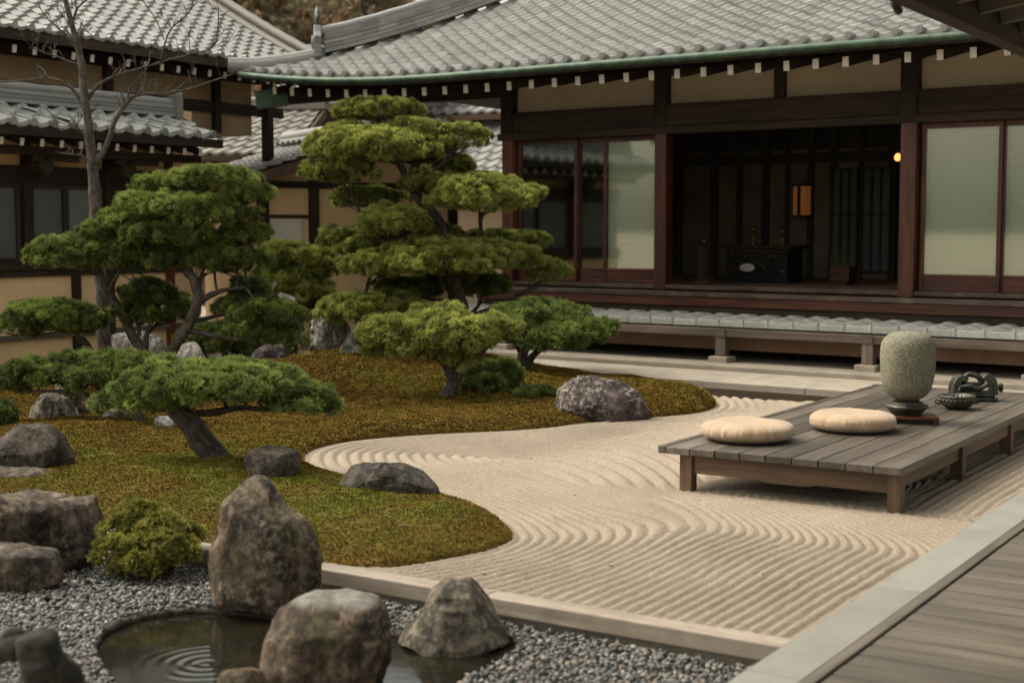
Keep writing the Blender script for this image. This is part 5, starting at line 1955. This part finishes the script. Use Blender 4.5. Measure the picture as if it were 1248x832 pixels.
limb([(98, 80), (70, 70), (50, 62), (35, 58)], 0.012, 0.003, 7, 5, 20)
limb([(92, 55), (80, 42), (60, 25), (45, 5)], 0.012, 0.004, 8, 5, 22)
limb([(95, 50), (102, 38), (115, 45)], 0.008, 0.003, 81, 2, 16)
limb([(88, 25), (95, 10), (112, -5)], 0.016, 0.008, 9, 3, 20)
limb([(113, 200), (100, 190), (85, 188), (68, 185)], 0.014, 0.005, 10, 2, 14)
limb([(112, 175), (102, 162), (88, 152), (70, 145), (55, 132)], 0.015, 0.004, 11, 4, 18)
mb.build("trunk", M["bark_pale"], bt, smooth=True)

# ------------------------------------------------------------------ rocks
def rock(name, label, rows, base_z, mat, dr=0.75, seed=0, rough=0.05, cat="rock", Y=None, group=None, ridg=0.5, facet=0.5, sink=0.03, top_flat=False, pale_top=False):
    """rows: (py, xl, xr) from top to bottom; the last row rests on the ground (its near edge)"""
    rows = sorted(rows)
    yb = rows[-1][0]
    if Y is None:
        Y = float(G(0, yb, base_z)[1])
    wmax = max(r[2] - r[1] for r in rows) * Y / FPX
    Yc = Y + wmax * dr * 0.5 * 0.8
    pyf = Yc / FPX
    hzs, cxs, hws = [], [], []
    for (py, a, b) in rows:
        p = PX((a + b) / 2, py, Yc)
        hzs.append(p[2])
        cxs.append(p[0])
        hws.append((b - a) / 2 * pyf)
    # bring the base down to the ground
    zb = min(base_z - sink, hzs[-1])
    hzs[-1] = min(hzs[-1], base_z)
    hzs.append(zb - 0.02)
    cxs.append(cxs[-1])
    hws.append(hws[-1] * 1.02)
    hzs, cxs, hws = np.array(hzs)[::-1], np.array(cxs)[::-1], np.array(hws)[::-1]
    m, n = 46, 84
    tz = np.linspace(0, 1, m)
    zs = hzs[0] + (hzs[-1] - hzs[0]) * tz
    from_z = np.interp(zs, hzs, hws)
    cx_ = np.interp(zs, hzs, cxs)
    # soften corners of the linear interpolation
    for _ in range(1):
        from_z[1:-1] = (from_z[:-2] + 2 * from_z[1:-1] + from_z[2:]) / 4
        cx_[1:-1] = (cx_[:-2] + 2 * cx_[1:-1] + cx_[2:]) / 4
    ang = np.arange(n) / n * 2 * np.pi
    hmax = hws.max()
    hy_ = dr * (0.55 * from_z + 0.45 * hmax * np.sqrt(np.clip(from_z / hmax, 0, 1)))
    e = 2.0 / 2.5
    cs = np.sign(np.cos(ang)) * np.abs(np.cos(ang)) ** e
    sn = np.sign(np.sin(ang)) * np.abs(np.sin(ang)) ** e
    V = np.zeros((m, n, 3))
    V[:, :, 0] = cx_[:, None] + from_z[:, None] * cs
    V[:, :, 1] = Yc + hy_[:, None] * sn
    V[:, :, 2] = zs[:, None]
    # cap rings
    caps = []
    zt = zs[-1]
    bulge = 0.10 * from_z[-1] if not top_flat else 0.02 * from_z[-1]
    for f in (0.88, 0.7, 0.45, 0.2):
        R = np.zeros((n, 3))
        R[:, 0] = cx_[-1] + from_z[-1] * cs * f
        R[:, 1] = Yc + hy_[-1] * sn * f
        R[:, 2] = zt + bulge * (1 - f * f)
        caps.append(R)
    V = np.concatenate([V, np.array(caps)])
    mm = len(V)
    V = V.reshape(-1, 3)
    cen = np.array([cx_.mean(), Yc, zs.mean()])
    nr = V - cen
    nr /= np.linalg.norm(nr, axis=1)[:, None] + 1e-9
    size = hmax * 2
    S = (V - cen) / size
    # chiselled facets: blend of voronoi-ish quantised noise
    q = vnoise(S, 2.6, seed + 3)
    fac = (np.round(q * 3) / 3 - q) * facet * 0.10
    rid = 1 - np.abs(fbm(S * [1.0, 1.0, 0.55], 3.0, 4, seed + 11))
    d = rough * 1.6 * fbm(S, 2.0, 5, seed, 0.55) - ridg * 0.07 * (1 - rid) ** 0.8 * 2 + fac + 0.012 * fbm(S, 14, 3, seed + 5)
    V = V + nr * (d * size)[:, None]
    # break the surface into planes
    r2 = np.random.default_rng(seed + 200)
    for _ in range(int(16 * (0.4 + facet))):
        pn = r2.normal(size=3) * [0.9, 0.35, 0.7] + [0, -0.55, 0.25]
        pn /= np.linalg.norm(pn)
        pr_ = (V - cen) @ pn
        hgt_ = pr_.max() * r2.uniform(0.78, 0.96)
        ex = np.clip(pr_ - hgt_, 0, None)
        V = V - pn * (ex * 0.82)[:, None]
    zt_, zb_ = zs[-1], zs[0]
    V[:, 2] = zb_ + (V[:, 2] - zb_) * (zt_ - zb_ + 0.01) / (V[:, 2].max() - zb_)
    xa, xb = (cx_ - from_z).min(), (cx_ + from_z).max()
    va_, vb_ = V[:, 0].min(), V[:, 0].max()
    V[:, 0] = xa + (V[:, 0] - va_) * (xb - xa) / (vb_ - va_)
    V = V + nr * (0.007 * size * fbm(S, 17, 4, seed + 31))[:, None]
    i, j = np.meshgrid(np.arange(mm - 1), np.arange(n), indexing='ij')
    F = np.stack([i * n + j, i * n + (j + 1) % n, (i + 1) * n + (j + 1) % n, (i + 1) * n + j], -1).reshape(-1, 4)
    mb = MB()
    wz = 0
    if pale_top:
        wz = sst(zt - 0.035, zt - 0.004, V[:, 2] + 0.012 * fbm(S, 9, 3, seed + 8))  # mask for a paler tone close to the top of the rock
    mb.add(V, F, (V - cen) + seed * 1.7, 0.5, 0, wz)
    mb.f.append((np.array([[mm * n - n + k for k in range(n)]]), 0))
    o = mb.build(name, M[mat], smooth=True, base=(cen[0], cen[1], zb))
    tag(o, label, cat, group)
    return o


GZ = ZG
rock("standing_rock", "tall upright lichen-streaked rock at the pond edge before the kerb", [(583, 288, 326), (592, 280, 334), (607, 274, 340), (617, 270, 352), (627, 267, 369), (642, 262, 384), (680, 252, 394), (721, 250, 393), (746, 268, 385)], GZ, "rock_brown", 0.72, 3, 0.045, facet=0.7)
rock("block_rock", "squat round-shouldered rock with flat pale top standing in the pond", [(726, 362, 440), (733, 350, 458), (748, 336, 471), (780, 322, 479), (810, 314, 478), (838, 320, 468)], GZ, "rock_brown", 0.8, 8, 0.03, facet=0.25, ridg=0.25, top_flat=True, pale_top=True)
rock("hump_rock", "tan hump-shaped rock spreading to a foot at the pond's right end", [(708, 544, 578), (718, 532, 592), (735, 520, 604), (752, 510, 611), (768, 497, 619), (786, 482, 624)], GZ, "rock_tan", 0.75, 21, 0.04, facet=0.3, ridg=0.3)
rock("flat_rock", "long low dark ridged rock lying between moss and raked sand", [(565, 436, 494), (570, 422, 514), (578, 413, 525), (592, 411, 531), (611, 418, 536)], 0.03, "rock_dark", 0.6, 14, 0.045, facet=0.6, ridg=0.9)
rock("low_dark_rock", "small dark flat-topped rock on the moss at the inlet of sand", [(546, 312, 345), (551, 300, 361), (562, 295, 367), (578, 300, 362)], mz(G(330, 577, .08)), "rock_dark", 0.7, 31, 0.04)
rock("lichen_boulder", "brown boulder dotted with white lichen at the far moss edge", [(459, 700, 722), (465, 688, 752), (475, 679, 770), (490, 677, 784), (511, 684, 793)], 0.03, "rock_purple", 0.65, 40, 0.045)
rock("ledge_rock", "largest rock at the left, dark and furrowed in layers beside the shrub", [(600, -40, 95), (608, -50, 115), (625, -55, 124), (655, -58, 125), (685, -55, 122), (700, -50, 118)], GZ, "rock_grey", 0.6, 52, 0.06, facet=0.4, ridg=1.8)
rock("wedge_rock", "rounded brown rock in the lower left lying against the furrowed ledge rock", [(668, -50, 40), (676, -55, 66), (692, -58, 75), (708, -58, 72), (722, -50, 50)], GZ, "rock_grey", 0.5, 57, 0.04, facet=0.4, ridg=0.7)
rock("slab_rock", "thin flat slab of rock lying on top behind the furrowed ledge rock", [(571, -40, 46), (577, -45, 70), (590, -45, 72), (602, -40, 60)], 0.0, "rock_grey", 0.6, 61, 0.04)
rock("shadow_rock", "blackish green-stained rock below two pale slabs at the left edge", [(517, 28, 48), (523, 12, 60), (535, -5, 80), (550, -15, 89), (572, -15, 88)], mz(G(60, 570, .08)), "rock_dark", 0.7, 66, 0.05, facet=0.7)
rock("pale_slab", "white slab of stone poking out right of the blackish rock", [(524, 52, 96), (530, 54, 96), (539, 62, 90)], mz(G(75, 540, .08)) + 0.05, "rock_white", 0.5, 70, 0.03, Y=10.5)
rock("pale_chip", "white stone chip at the left border above the blackish rock", [(519, -20, 22), (526, -22, 26), (536, -20, 20)], 0.1, "rock_white", 0.5, 72, 0.03, Y=10.6)
rock("ridge_rock", "tan furrowed rock with a sloping ridge in front of its darker neighbour", [(478, 52, 70), (485, 44, 84), (496, 37, 95), (511, 32, 98)], mz(G(65, 508, .08)), "rock_tan", 0.6, 77, 0.06, facet=0.8, ridg=1.0)
rock("rear_ridge_rock", "taller furrowed brown rock behind the tan ridge rock under the creeping pine", [(460, 76, 92), (468, 67, 100), (482, 64, 108), (503, 62, 110)], mz(G(85, 503, .08)), "rock_brown", 0.6, 79, 0.06, facet=0.8, ridg=0.9, Y=11.7)
rock("pebble_rock", "small white stone on the moss right behind the leaning pine trunk", [(508, 190, 212), (512, 187, 214), (520, 188, 213)], mz(G(200, 520, .1)), "rock_white", 0.7, 83, 0.03)
rock("sunken_stone", "flat greyish stone sunk in moss under the leaning pine's left boughs", [(500, 130, 150), (504, 124, 155), (509, 126, 153)], mz(G(140, 509, .1)), "rock_pale", 0.7, 85, 0.03)
rock("purple_rock", "purple-brown domed rock behind the leaning pine's crown", [(420, 322, 342), (426, 312, 350), (436, 306, 355), (450, 303, 356)], mz(G(330, 450, .2)), "rock_purple", 0.7, 90, 0.05, Y=15.0)
rock("upright_pale_rock", "upright grey stone with a white flank under the tall pine's left pad", [(368, 388, 402), (378, 383, 415), (395, 381, 425), (415, 379, 430), (438, 378, 430)], 0.2, "rock_pale", 0.6, 95, 0.07, facet=0.8, ridg=1.0, Y=15.6)
rock("leaning_slab_rock", "pale wedge of stone at the right of the upright grey stone", [(398, 430, 437), (410, 423, 439), (422, 417, 440), (438, 412, 441)], 0.2, "rock_pale", 0.6, 99, 0.05, facet=0.7, Y=15.0)
rock("crouching_rock", "small brown rock at the left foot of the upright grey stone", [(404, 368, 378), (412, 364, 384), (424, 362, 386), (438, 362, 386)], 0.15, "rock_brown", 0.6, 103, 0.05, Y=15.9)
rock("backdrop_rock", "pale rock half hidden behind the tiered topiary's lower tiers", [(358, 336, 358), (368, 332, 362), (384, 330, 364), (400, 328, 364)], 0.0, "rock_pale", 0.6, 107, 0.05, Y=17.6)
rock("basin_rock", "broad grey boulder between the spreading pine's two stems", [(404, 140, 185), (412, 134, 198), (425, 130, 203), (442, 130, 203)], 0.0, "rock_pale", 0.6, 110, 0.04, Y=15.2)
rock("cream_rock", "cream-coloured rock right behind the spreading pine's main stem", [(418, 226, 240), (424, 218, 246), (434, 214, 250), (448, 214, 250)], 0.0, "rock_white", 0.6, 113, 0.04, Y=15.0)
rock("drowned_rock", "brown rock lowest in the picture beside the pond ripples", [(816, 284, 308), (822, 272, 320), (832, 264, 328), (850, 262, 330)], GZ, "rock_brown", 0.7, 116, 0.05)
# the dark blurred root-like stone in the near corner
nr_ = thing("gnarled_stump", PX(45, 845, 4.35), "blurred blackish gnarled stump in the near left corner", "stump")
mb = MB()
YS = 4.35
for q, (pts, ra, rb) in enumerate([([(62, 870), (56, 830), (48, 800), (40, 772)], .085, .05), ([(52, 812), (25, 790), (0, 792), (-25, 800)], .042, .03), ([(44, 785), (60, 776), (66, 790)], .05, .03),
                                   ([(56, 826), (75, 812), (92, 838)], .05, .03), ([(40, 778), (20, 772), (8, 778)], .035, .02)]):
    sp = smooth_path([PX(x, y, YS + 0.03 * q) for x, y in pts], 10)
    mb.tube(sp, np.linspace(ra * .8, rb * .8, len(sp)), 28, rough=0.9, seed=q * 5)
mb.build("stump_body", M["rock_black"], nr_, smooth=True)

# ------------------------------------------------------------------ low platform and what stands on it
PU0, PU1, PV0, PV1, PT = 7.70, 11.75, 2.385, 3.89, 0.28
plat = thing("low_platform", GF.p((PU0 + PU1) / 2, (PV0 + PV1) / 2, 0), "low wide timber platform of grey planks standing on raked sand", "platform")
vb = [3.89, 3.835] + [3.835 - 0.161 * k for k in range(1, 10)]
vb[-1] = PV0
for a, b in zip(vb[:-1], vb[1:]):
    mb = MB()
    mb.box((PU0 + rng.uniform(-0.004, 0.004), b + 0.0035, PT - 0.042 + rng.uniform(-.001, .001)), (PU1 - 0.06, a - 0.0035, PT + rng.uniform(-0.0012, 0.0012)), GF)
    mb.build("plank", M["platform_top"], plat, bevel=0.003)
mb = MB()
mb.box((PU1 - 0.057, PV0, PT - 0.045), (PU1, PV1, PT + 0.006), GF)
mb.build("end_cap", M["platform_top"], plat, bevel=0.004)
LZ = PT - 0.045
for u in (7.80, 9.05, 10.3, 11.55):
    for v in (PV1 - 0.16, PV0 + 0.06):
        mb = MB()
        mb.box((u - 0.04, v - 0.04, -0.02), (u + 0.04, v + 0.04, LZ), GF)
        mb.build("leg", M["platform_frame"], plat, bevel=0.004)


def apron(fr, L, nm="apron", hgt=0.118, drop=0.014):
    mb = MB()
    h0, h1_ = LZ - 0.002, LZ - hgt
    c = L / 2
    poly = [(0, h1_), (c - 0.17, h1_), (c - 0.15, h1_ - drop * .5), (c - 0.10, h1_ - drop), (c + 0.10, h1_ - drop), (c + 0.15, h1_ - drop * .5), (c + 0.17, h1_), (L, h1_), (L, h0), (0, h0)]
    if drop == 0:
        poly = [(0, h1_), (L, h1_), (L, h0), (0, h0)]
    mb.prism(poly, 0, 0.028, fr)
    mb.build(nm, M["platform_frame"], plat, bevel=0.003)


va, vz = PV1 - 0.205, PV0 + 0.105
apron(Frame(GF.p(7.785, va, 0), -EV, EU), va - vz)
for q in range(3):
    ua = 7.845 + q * 1.25
    apron(Frame(GF.p(ua, PV0 + 0.045, 0), EU, EV), 1.16, "apron", 0.095, 0)
    apron(Frame(GF.p(ua, PV1 - 0.185, 0), EU, EV), 1.16, "apron", 0.095, 0)
apron(Frame(GF.p(11.55, va, 0), -EV, EU), va - vz)


def cushion(px, py, wpx, label, seed):
    c = G(px, py, PT)
    r = wpx / 2 * c[1] / FPX
    hgt = 0.132
    o = thing("round_cushion", (c[0], c[1], PT), label, "cushion", "floor cushions on the platform")
    th = np.linspace(-np.pi / 2, np.pi / 2, 40)
    prof = []
    for t_ in th:
        x = abs(math.cos(t_)) ** 0.62
        z = math.copysign(abs(math.sin(t_)) ** 0.85, math.sin(t_))
        prof.append((max(r * (0.72 + 0.28 * x) * (1 if x > 0.35 else x / 0.35 * 1.0) if x < 1 else r, 0.002), hgt * (0.5 + 0.5 * z)))
    prof = []
    for t_ in th:
        cx = abs(math.cos(t_)) ** (2 / 3.3)
        zz_ = math.copysign(abs(math.sin(t_)) ** (2 / 2.6), math.sin(t_))
        prof.append((max(r * cx, 0.002), hgt * (0.46 + 0.54 * zz_) if zz_ > 0 else hgt * 0.46 * (1 + zz_)))

    def fn(V):
        rr = np.hypot(V[:, 0], V[:, 1]) / r
        an = np.arctan2(V[:, 1], V[:, 0])
        C = np.column_stack([np.cos(an), np.sin(an), 0 * an])
        pl = vnoise(C * 1.0, 7.0, seed) * 0.6 + vnoise(C, 18, seed + 1) * 0.4
        pl2 = np.abs(vnoise(C, 11, seed + 2))
        sidew = np.clip((rr - 0.55) / 0.4, 0, 1)
        V = V.copy()
        k = 1 + 0.020 * pl * sidew - 0.020 * np.exp(-(pl2 / 0.035) ** 2) * sidew * np.clip(1.3 - V[:, 2] / hgt, 0, 1) + 0.006 * vnoise(C, 1.3, seed + 3)
        V[:, 0] *= k
        V[:, 1] *= k
        top = V[:, 2] > hgt * 0.5
        V[:, 2] += np.where(top, -0.016 * np.exp(-(rr / 0.4) ** 2) + 0.006 * vnoise(np.column_stack([V[:, 0], V[:, 1], 0 * rr]), 7, seed + 5) + 0.003 * pl * sidew, 0)
        V[:, 2] = np.maximum(V[:, 2], 0.001)
        return V

    mb = MB()
    mb.lathe(prof, (c[0], c[1], PT + 0.001), 160, 0, fn)
    mb.build("cushion_cover", M["cushion_cloth"], o, smooth=True)
    mb = MB()
    an = np.linspace(0, 2 * np.pi, 80)
    mb.tube([(c[0] + r * 0.80 * math.cos(a), c[1] + r * 0.80 * math.sin(a), PT + 0.007) for a in an], 0.005, 6, cap=False)
    mb.build("piping", M["dark_wood"], o)
    return o


cushion(911, 536, 113, "cream round floor cushion nearer the platform's front left corner", 5)
cushion(1039, 524, 105, "cream round floor cushion next to the stone urn's tray", 15)

# tray and urn
tc = G(1108, 514, PT)
kT = tc[1] / FPX
tray = thing("urn_tray", (tc[0], tc[1], PT), "small reddish brown wooden tray under the stone urn", "tray")
tf = Frame((tc[0] + 0.01, tc[1], PT), (math.cos(R_(-8)), math.sin(R_(-8)), 0), (-math.sin(R_(-8)), math.cos(R_(-8)), 0))
mb = MB()
mb.box((-0.16, -0.13, 0.032), (0.17, 0.13, 0.052), tf)
mb.build("tray_top", M["tray_wood"], tray, bevel=0.004)
mb = MB()
for x in (-0.14, 0.15):
    for y in (-0.11, 0.11):
        mb.box((x - 0.02, y - 0.02, 0.0), (x + 0.02, y + 0.02, 0.031), tf)
mb.build("tray_foot", M["dark_wood"], tray, bevel=0.003)
mb = MB()
mb.box((-0.13, -0.117, 0.004), (0.14, -0.107, 0.031), tf)
mb.build("tray_apron", M["dark_wood"], tray)
zt = PT + 0.052
uc = (tc[0] - 0.018, tc[1], zt)
urn = thing("stone_urn", uc, "large speckled green-grey stone urn on a dark ringed foot", "urn")
kk = kT
ub = 0.100                       # height of the foot
prof = [(0.06, ub), (0.10, ub + 0.015), (0.135, ub + 0.045), (0.158, ub + 0.085), (0.172, ub + 0.14), (0.181, ub + 0.21), (0.185, ub + 0.28), (0.186, ub + 0.335), (0.183, ub + 0.38), (0.172, ub + 0.42), (0.150, ub + 0.452), (0.115, ub + 0.473), (0.07, ub + 0.484), (0.03, ub + 0.487), (0.022, ub + 0.49), (0.012, ub + 0.494), (0.002, ub + 0.495)]
pr = np.array(prof)
tt = np.linspace(0, len(pr) - 1, 70)
prs = np.column_stack([np.interp(tt, np.arange(len(pr)), pr[:, 0]), np.interp(tt, np.arange(len(pr)), pr[:, 1])])
for _ in range(6):
    prs[1:-1] = (prs[:-2] + 2 * prs[1:-1] + prs[2:]) / 4
mb = MB()
mb.lathe(prs, uc, 72, 0, lambda V: V * (1 + 0.010 * fbm(V, 7, 4, 3))[:, None] * [1, 1, 0.97])
mb.build("urn_body", M["urn_stone"], urn, smooth=True)
mb = MB()
mb.lathe([(0.10, 0.0), (0.105, 0.012), (0.12, 0.03), (0.142, 0.048), (0.145, 0.062), (0.135, 0.072), (0.11, 0.078), (0.106, 0.088), (0.085, 0.095), (0.072, 0.105), (0.066, ub + 0.004)], uc, 64, 0, lambda V: V * (1 + 0.02 * fbm(V, 16, 3, 9))[:, None])
mb.build("urn_foot", M["bronze"], urn, smooth=True, auto=35)

# bronze bowl and bronze censer
bc = G(1166, 498, PT)
bowl = thing("bronze_bowl", (bc[0], bc[1], PT), "small dark ribbed bronze bowl in front of the censer", "bowl")
mb = MB()


def flute(V):
    an = np.arctan2(V[:, 1], V[:, 0])
    k = 1 + 0.025 * np.cos(an * 22)
    V = V.copy()
    V[:, 0] *= k
    V[:, 1] *= k
    return V


mb.lathe([(0.07, 0), (0.078, 0.012), (0.108, 0.03), (0.124, 0.055), (0.126, 0.085), (0.118, 0.098), (0.108, 0.096), (0.10, 0.075), (0.06, 0.06), (0.002, 0.058)], (bc[0], bc[1], PT), 110, 0, flute)
mb.build("bowl_body", M["bronze"], bowl, smooth=True)
mb = MB()
mb.tube([(bc[0] + 0.124 * math.cos(a), bc[1] + 0.124 * math.sin(a), PT + 0.094) for a in np.linspace(0, 2 * np.pi, 50)], 0.009, 8, cap=False)
for a in np.linspace(0, 2 * np.pi, 26, endpoint=False):
    mb.disc((bc[0] + 0.128 * math.cos(a), bc[1] + 0.128 * math.sin(a), PT + 0.066), (math.cos(a), math.sin(a), 0), 0.009, 0.012, 8)
mb.build("bowl_rim", M["bronze"], bowl, smooth=True)
for sgn in (-1, 1):
    mb = MB()
    x = bc[0] + sgn * 0.122
    mb.tube(smooth_path([(x, bc[1], PT + 0.06), (x + sgn * 0.03, bc[1], PT + 0.066), (x + sgn * 0.035, bc[1], PT + 0.045), (x, bc[1], PT + 0.04)], 5), 0.006, 7)
    mb.build("handle", M["bronze"], bowl, smooth=True)

cc = G(1186, 489, PT)
cens = thing("bronze_censer", (cc[0], cc[1], PT), "ornate bronze incense burner with curved side wings behind the ribbed bowl", "incense burner")
cf = Frame((cc[0] + 0.02, cc[1] + 0.06, PT), (1, 0, 0), (0, 1, 0))
mb = MB()
mb.box((-0.17, -0.08, 0.0), (0.17, 0.09, 0.03), cf)
mb.box((-0.15, -0.06, 0.0305), (0.15, 0.07, 0.075), cf)
mb.box((-0.095, -0.03, 0.0755), (0.06, 0.06, 0.14), cf)
mb.build("censer_base", M["bronze"], cens, bevel=0.012)
for sgn, sc_ in ((-1, 0.95), (1, 1.0)):
    mb = MB()
    an = np.linspace(-0.35, 1.0 * np.pi * 0.72, 16)
    out = [(sgn * (0.10 + 0.075 * math.cos(a)), 0.085 * sc_ + 0.125 * sc_ * math.sin(a)) for a in an]
    inn = [(sgn * (0.095 + 0.035 * math.cos(a)), 0.085 * sc_ + 0.075 * sc_ * math.sin(a)) for a in an[::-1]]
    poly = out + inn
    if sgn < 0:
        poly = poly[::-1]
    mb.prism(poly, -0.055, 0.065, cf)
    mb.build("side_wing", M["bronze"], cens, bevel=0.01)
mb = MB()
mb.tube(smooth_path([cf.p(-0.09, 0, 0.16), cf.p(-0.04, 0, 0.20), cf.p(0.03, 0, 0.185), cf.p(0.06, 0, 0.14), cf.p(0.03, -0.02, 0.11)], 8), 0.02, 10, rough=0.3)
mb.tube(smooth_path([cf.p(-0.12, -0.05, 0.11), cf.p(-0.05, -0.075, 0.12), cf.p(0.02, -0.07, 0.10), cf.p(0.09, -0.06, 0.13)], 8), 0.016, 10, rough=0.3)
for k in range(4):
    mb.tube([cf.p(-0.08, -0.032, 0.085 + k * 0.015), cf.p(0.05, -0.032, 0.085 + k * 0.015)], 0.006, 8)
mb.build("coil_ornament", M["bronze"], cens, smooth=True)
mb = MB()
mb.tube([cf.p(0.165, 0, 0.10), cf.p(0.205, 0, 0.10)], 0.018, 10)
mb.disc(cf.p(0.21, 0, 0.10), (1, 0, 0), 0.035, 0.016, 16)
mb.build("handle", M["bronze"], cens, smooth=True, auto=40)

# ------------------------------------------------------------------ roof of the deck we stand on (upper right corner)
ev = thing("deck_roof", GF.p(7, 2, 2.6), "dark underside of the deck roof with slim rafters in the upper right corner", "eave")
EVv = 2.03
mb = MB()
mb.box((-1.0, EVv - 0.10, 2.59), (12.4, EVv, 2.72), GF)
mb.build("eave_beam", M["dark_wood"], ev, bevel=0.006)
for u in np.arange(4.4, 12.3, 0.42):
    mb = MB()
    mb.bar(GF.p(u, EVv - 0.10, 2.70), GF.p(u, -2.6, 3.45), 0.05, 0.07)
    mb.build("rafter", M["deck_wood"], ev)
mb = MB()
V = [GF.p(-1, EVv + 0.02, 2.742), GF.p(12.4, EVv + 0.02, 2.742), GF.p(12.4, -2.7, 3.52), GF.p(-1, -2.7, 3.52)]
V2 = [v + np.array([0, 0, 0.05]) for v in V]
mb.add(np.array(V + V2), [[3, 2, 1, 0], [4, 5, 6, 7], [0, 1, 5, 4], [1, 2, 6, 5], [2, 3, 7, 6], [3, 0, 4, 7]])
mb.build("roof_boards", M["dark_wood"], ev)
mb = MB()
hk = GF.l(onplane(1096, 8, GF.p(0, EVv, 0), EV))[0]
mb.tube([GF.p(hk, EVv + 0.02, 2.70), GF.p(hk, EVv + 0.02, 2.60), GF.p(hk + 0.06, EVv + 0.02, 2.575)], 0.02, 8)
mb.build("gutter_hook", M["black_iron"], ev)

# ------------------------------------------------------------------ wooded hillside far behind
mb = MB()
NT_ = 900
tx = rng.uniform(-70, 20, NT_)
ty = rng.uniform(95, 180, NT_)
tz = hill_z(tx, ty)
for k in range(NT_):
    r = rng.uniform(1.6, 3.2)
    n = 44
    d = rng.normal(size=(n, 3))
    d /= np.linalg.norm(d, axis=1)[:, None]
    P = np.array([tx[k], ty[k], tz[k] + r * 1.0]) + d * r * np.array([1, 1, 1.3]) * rng.uniform(0.5, 1, (n, 1))
    tone = np.clip(rng.normal(0.6 if rng.random() < 0.75 else 0.1, 0.12, n), 0, 1)
    needles(mb, P, d, 3, 0.6, 0.35, 0.7, tone, rng.random(n))
tag(mb.build("hill_woods", M["leaf_autumn"]), kind="stuff")

for o in bpy.data.objects:
    if "_o" in o:
        del o["_o"]
